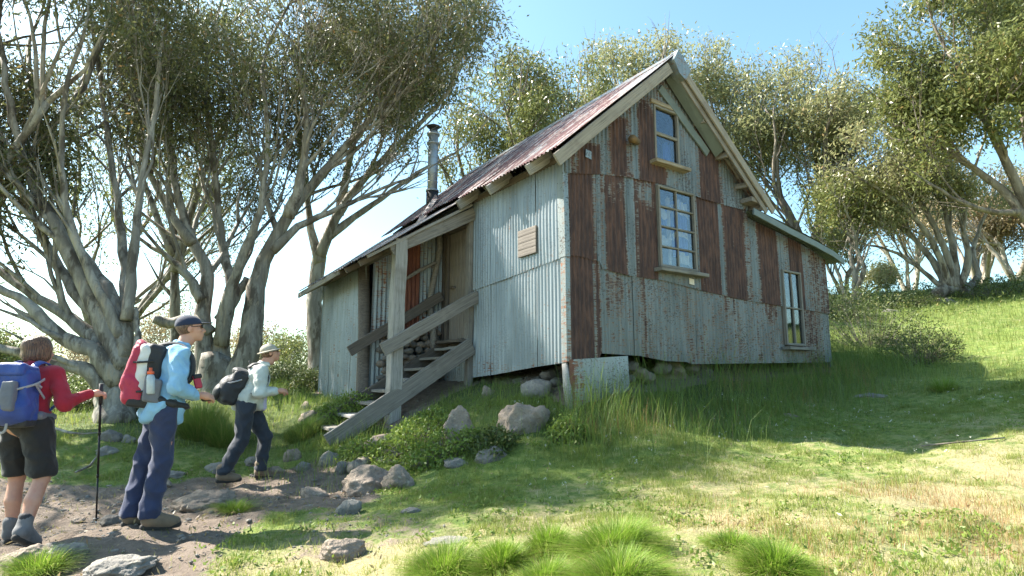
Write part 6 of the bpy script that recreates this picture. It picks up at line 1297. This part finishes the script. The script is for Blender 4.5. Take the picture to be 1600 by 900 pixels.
# --- woman in red
def woman():
    b = at_px(30, 862, 4.6); hz = 96; root = empty('person', b, 'hiker in red jumper and black shorts walking away, nearest the left edge', 'person', 'hikers on the track', rz=R(hz))
    ra, la = v3(-.12, -.115, .15), v3(.10, .13, .095); rk, lk = v3(.05, -.125, .50), v3(.14, .125, .50); rh, lh = v3(.05, -.09, .90), v3(.07, .09, .90)
    rs_, ls_ = v3(.13, -.175, 1.34), v3(.13, .175, 1.34); re_, le_ = v3(.06, -.285, 1.09), v3(.14, .24, 1.10); rw_, lw_ = v3(.24, -.385, 1.17), v3(.30, .09, 1.12)
    hd = v3(.20, 0, 1.545); hp, hq, rt = head_prims(hd, -.45, -.05, .98)
    legs = [('c', rh, .090, rk, .060), ('c', rk, .052, rk*.55+ra*.45+v3(-.02, 0, 0), .056), ('c', rk*.55+ra*.45+v3(-.02, 0, 0), .056, ra, .036), ('c', lh, .090, lk, .060), ('c', lk, .052, lk*.55+la*.45+v3(-.02, 0, 0), .056), ('c', lk*.55+la*.45+v3(-.02, 0, 0), .056, la, .036), ('c', ra, .036, ra+v3(.03, 0, -.06), .03), ('c', la, .036, la+v3(.05, 0, -.05), .03)]
    arms = [('c', rs_, .047, re_, .038), ('c', re_, .037, rw_, .025), ('c', ls_, .047, le_, .038), ('c', le_, .037, lw_, .025)]
    tor = [('e', (.05, 0, .94), (.12, .165, .13)), ('e', (.07, 0, 1.09), (.10, .135, .15)), ('e', (.105, 0, 1.24), (.115, .155, .16)), ('c', rs_+v3(0, .03, 0), .055, ls_-v3(0, .03, 0), .055), ('c', (.13, 0, 1.36), .053, (.17, 0, 1.47), .047)]
    hands = hand_prims(rw_, (.5, -.75, .1), (.1, -.7, .7), (0, .3, 1), .62, .95)+hand_prims(lw_, (.6, 0, -.7), (0, 1, 0), (1, 0, 0), .3, .95)
    skinmesh('body', legs+tor+arms+hp+hands, .0098, 'skin', root, .014)
    skinmesh('shorts', [('c', rh+v3(-.01, 0, .03), .115, rk+v3(-.005, 0, .06), .100), ('c', lh+v3(-.01, 0, .03), .115, lk+v3(-.005, 0, .06), .100), ('e', (.04, 0, .95), (.135, .17, .12))], .009, 'black_short', root, .012, wr=.004, wscale=9, seed=3, cuts=[((0, 0, 1.04), (0, 0, 1)), ((0, 0, .515), (0, 0, -1))])
    jm = skinmesh('jumper', [('e', (.05, 0, 1.0), (.14, .175, .14)), ('e', (.07, 0, 1.10), (.122, .158, .18)), ('e', (.105, 0, 1.24), (.13, .172, .17)), ('c', rs_+v3(0, .03, 0), .068, ls_-v3(0, .03, 0), .068), ('c', (.13, 0, 1.38), .062, (.15, 0, 1.43), .058), ('c', rs_, .066, re_, .054), ('c', re_, .052, rw_-v3(.02, 0, 0), .036), ('c', ls_, .066, le_, .054), ('c', le_, .052, lw_-v3(.01, 0, -.01), .036)], .009, 'red_top', root, .03, wr=.0035, wscale=10, seed=4, cuts=[((.16, 0, 1.44), (.25, 0, .95)), ((0, 0, .90), (0, 0, -1))])
    skinmesh('jumper_collar', [('c', (.10, -.045, 1.42), .022, (.10, .045, 1.42), .022), ('c', (.10, -.045, 1.42), .02, (.17, -.05, 1.42), .018), ('c', (.10, .045, 1.42), .02, (.17, .05, 1.42), .018)], .008, 'red_top', jm, .012)
    boot(root, ra, (1, -.1, 0), .98, -.45, 'boot_grey'); boot(root, la, (1, .1, 0), .98, 0, 'boot_grey')
    for a in (ra, la): tube_obj('sock', [Vector(a+v3(0, 0, .03)), Vector(a+v3(.005, 0, .09)), Vector(a+v3(.01, 0, .10))], [.046, .045, .040], 12, M['sock'], root)
    rm = np.array(Euler(rt).to_matrix())
    skinmesh('hair', [('e', hq(-.025, 0, .032), (.118, .100, .105), rt), ('e', hq(-.05, 0, -.045), (.085, .092, .075), rt), ('e', hq(-.01, .065, -.03), (.065, .035, .07), rt), ('e', hq(-.01, -.065, -.03), (.065, .035, .07), rt)], .007, 'hair', root, .02, wr=.003, wscale=14, cuts=[(hq(.065, 0, 0), rm@v3(1, 0, -.35))])
    # blue rucksack
    def W(x, y, z): return b+Vector((x*math.cos(R(hz))-y*math.sin(R(hz)), x*math.sin(R(hz))+y*math.cos(R(hz)), z))
    pk = empty('rucksack', W(-.1, 0, 1.15), 'royal blue and grey rucksack worn by the woman in red', 'rucksack', 'rucksacks', rz=R(hz)); O = v3(.1, 0, -1.15); tl = (0, .10, 0)
    A = lambda *a: np.array(a)+O
    skinmesh('pack_body', [('b', A(-.10, .01, 1.17), (.10, .165, .22), tl), ('e', A(-.14, .01, 1.08), (.14, .17, .15), tl)], .010, 'pack_blue', pk, .03, wr=.003)
    skinmesh('pack_lid', [('b', A(-.10, .01, 1.36), (.105, .15, .055), (0, .2, 0))], .009, 'pack_blue', pk, .02, wr=.003); skinmesh('front_pocket', [('b', A(-.235, -.055, 1.17), (.030, .052, .12), (0, .14, 0))], .009, 'pack_grey', pk, .02, wr=.002)
    skinmesh('front_pocket', [('b', A(-.235, .085, 1.12), (.035, .065, .10), (0, .14, 0))], .009, 'pack_blue', pk, .02, wr=.002); skinmesh('base_panel', [('b', A(-.06, .0, .955), (.12, .15, .035))], .009, 'black', pk, .02)
    skinmesh('hip_belt', [('c', A(-.02, -.15, 1.0), .035, A(.10, -.165, .985), .03), ('c', A(.10, -.165, .985), .028, A(.18, -.10, .985), .022), ('c', A(-.02, .15, 1.0), .035, A(.10, .165, .985), .03), ('c', A(.10, .165, .985), .028, A(.18, .10, .985), .022), ('c', A(-.02, -.15, 1.0), .035, A(-.02, .15, 1.0), .035)], .009, 'pack_grey', pk)
    for s_ in (-1, 1):
        strip('shoulder_strap', [A(-.02, s_*.085, 1.38), A(.06, s_*.095, 1.435), A(.17, s_*.10, 1.41), A(.235, s_*.12, 1.28), A(.20, s_*.15, 1.12), A(.06, s_*.17, 1.05)], .045, .012, 'pack_blue', pk, lambda p: p-A(.1, 0, 1.2))
        strip('side_strap', [A(-.22, s_*.10, 1.22), A(-.12, s_*.178, 1.26), A(.0, s_*.168, 1.30)], .018, .006, 'strap', pk, lambda p: (0, s_, 0)); strip('side_strap', [A(-.0, s_*.168, 1.14), A(-.12, s_*.178, 1.26), A(-.05, s_*.178, 1.23)], .018, .006, 'strap', pk, lambda p: (0, s_, 0))
    strip('hanging_loop', [A(-.20, -.03, 1.0), A(-.21, -.02, .90), A(-.19, .04, .89), A(-.19, .05, .98)], .018, .006, 'strap', pk, lambda p: (-1, 0, 0))
    # small illegible maker's print: a row of pale strokes, as in the photo
    # trekking pole
    hp_ = W(rw_[0]+.045, rw_[1]-.06, rw_[2]+.0); hp_ = b+(hp_-b)*.95; hp_.x -= WL*(hp_.z-.05); tip = at_px(150, 820, 5.05); 
    tp = empty('trekking_pole', tip, 'black telescopic trekking pole planted by the woman in red', 'trekking pole'); d = Vector(hp_)+Vector((0, 0, .05))-tip
    seg = lambda a, b_, r_, nm, mt, par=tp: tube_obj(nm, [d*a, d*((a+b_)/2), d*b_], r_, 10, M[mt], par)
    seg(.0, .03, .004, 'tip', 'steel'); seg(.03, .35, .007, 'lower_tube', 'metal'); seg(.345, .37, .0105, 'clamp', 'metal'); seg(.37, .66, .0085, 'middle_tube', 'metal'); seg(.655, .68, .0115, 'clamp', 'metal'); seg(.68, .89, .0095, 'upper_tube', 'metal'); seg(.88, 1.03, .016, 'grip', 'black')
    tube_obj('basket', [d*.045, d*.048, d*.051], [.022, .024, .022], 12, M['black'], tp)
lean(woman, WL, .95)
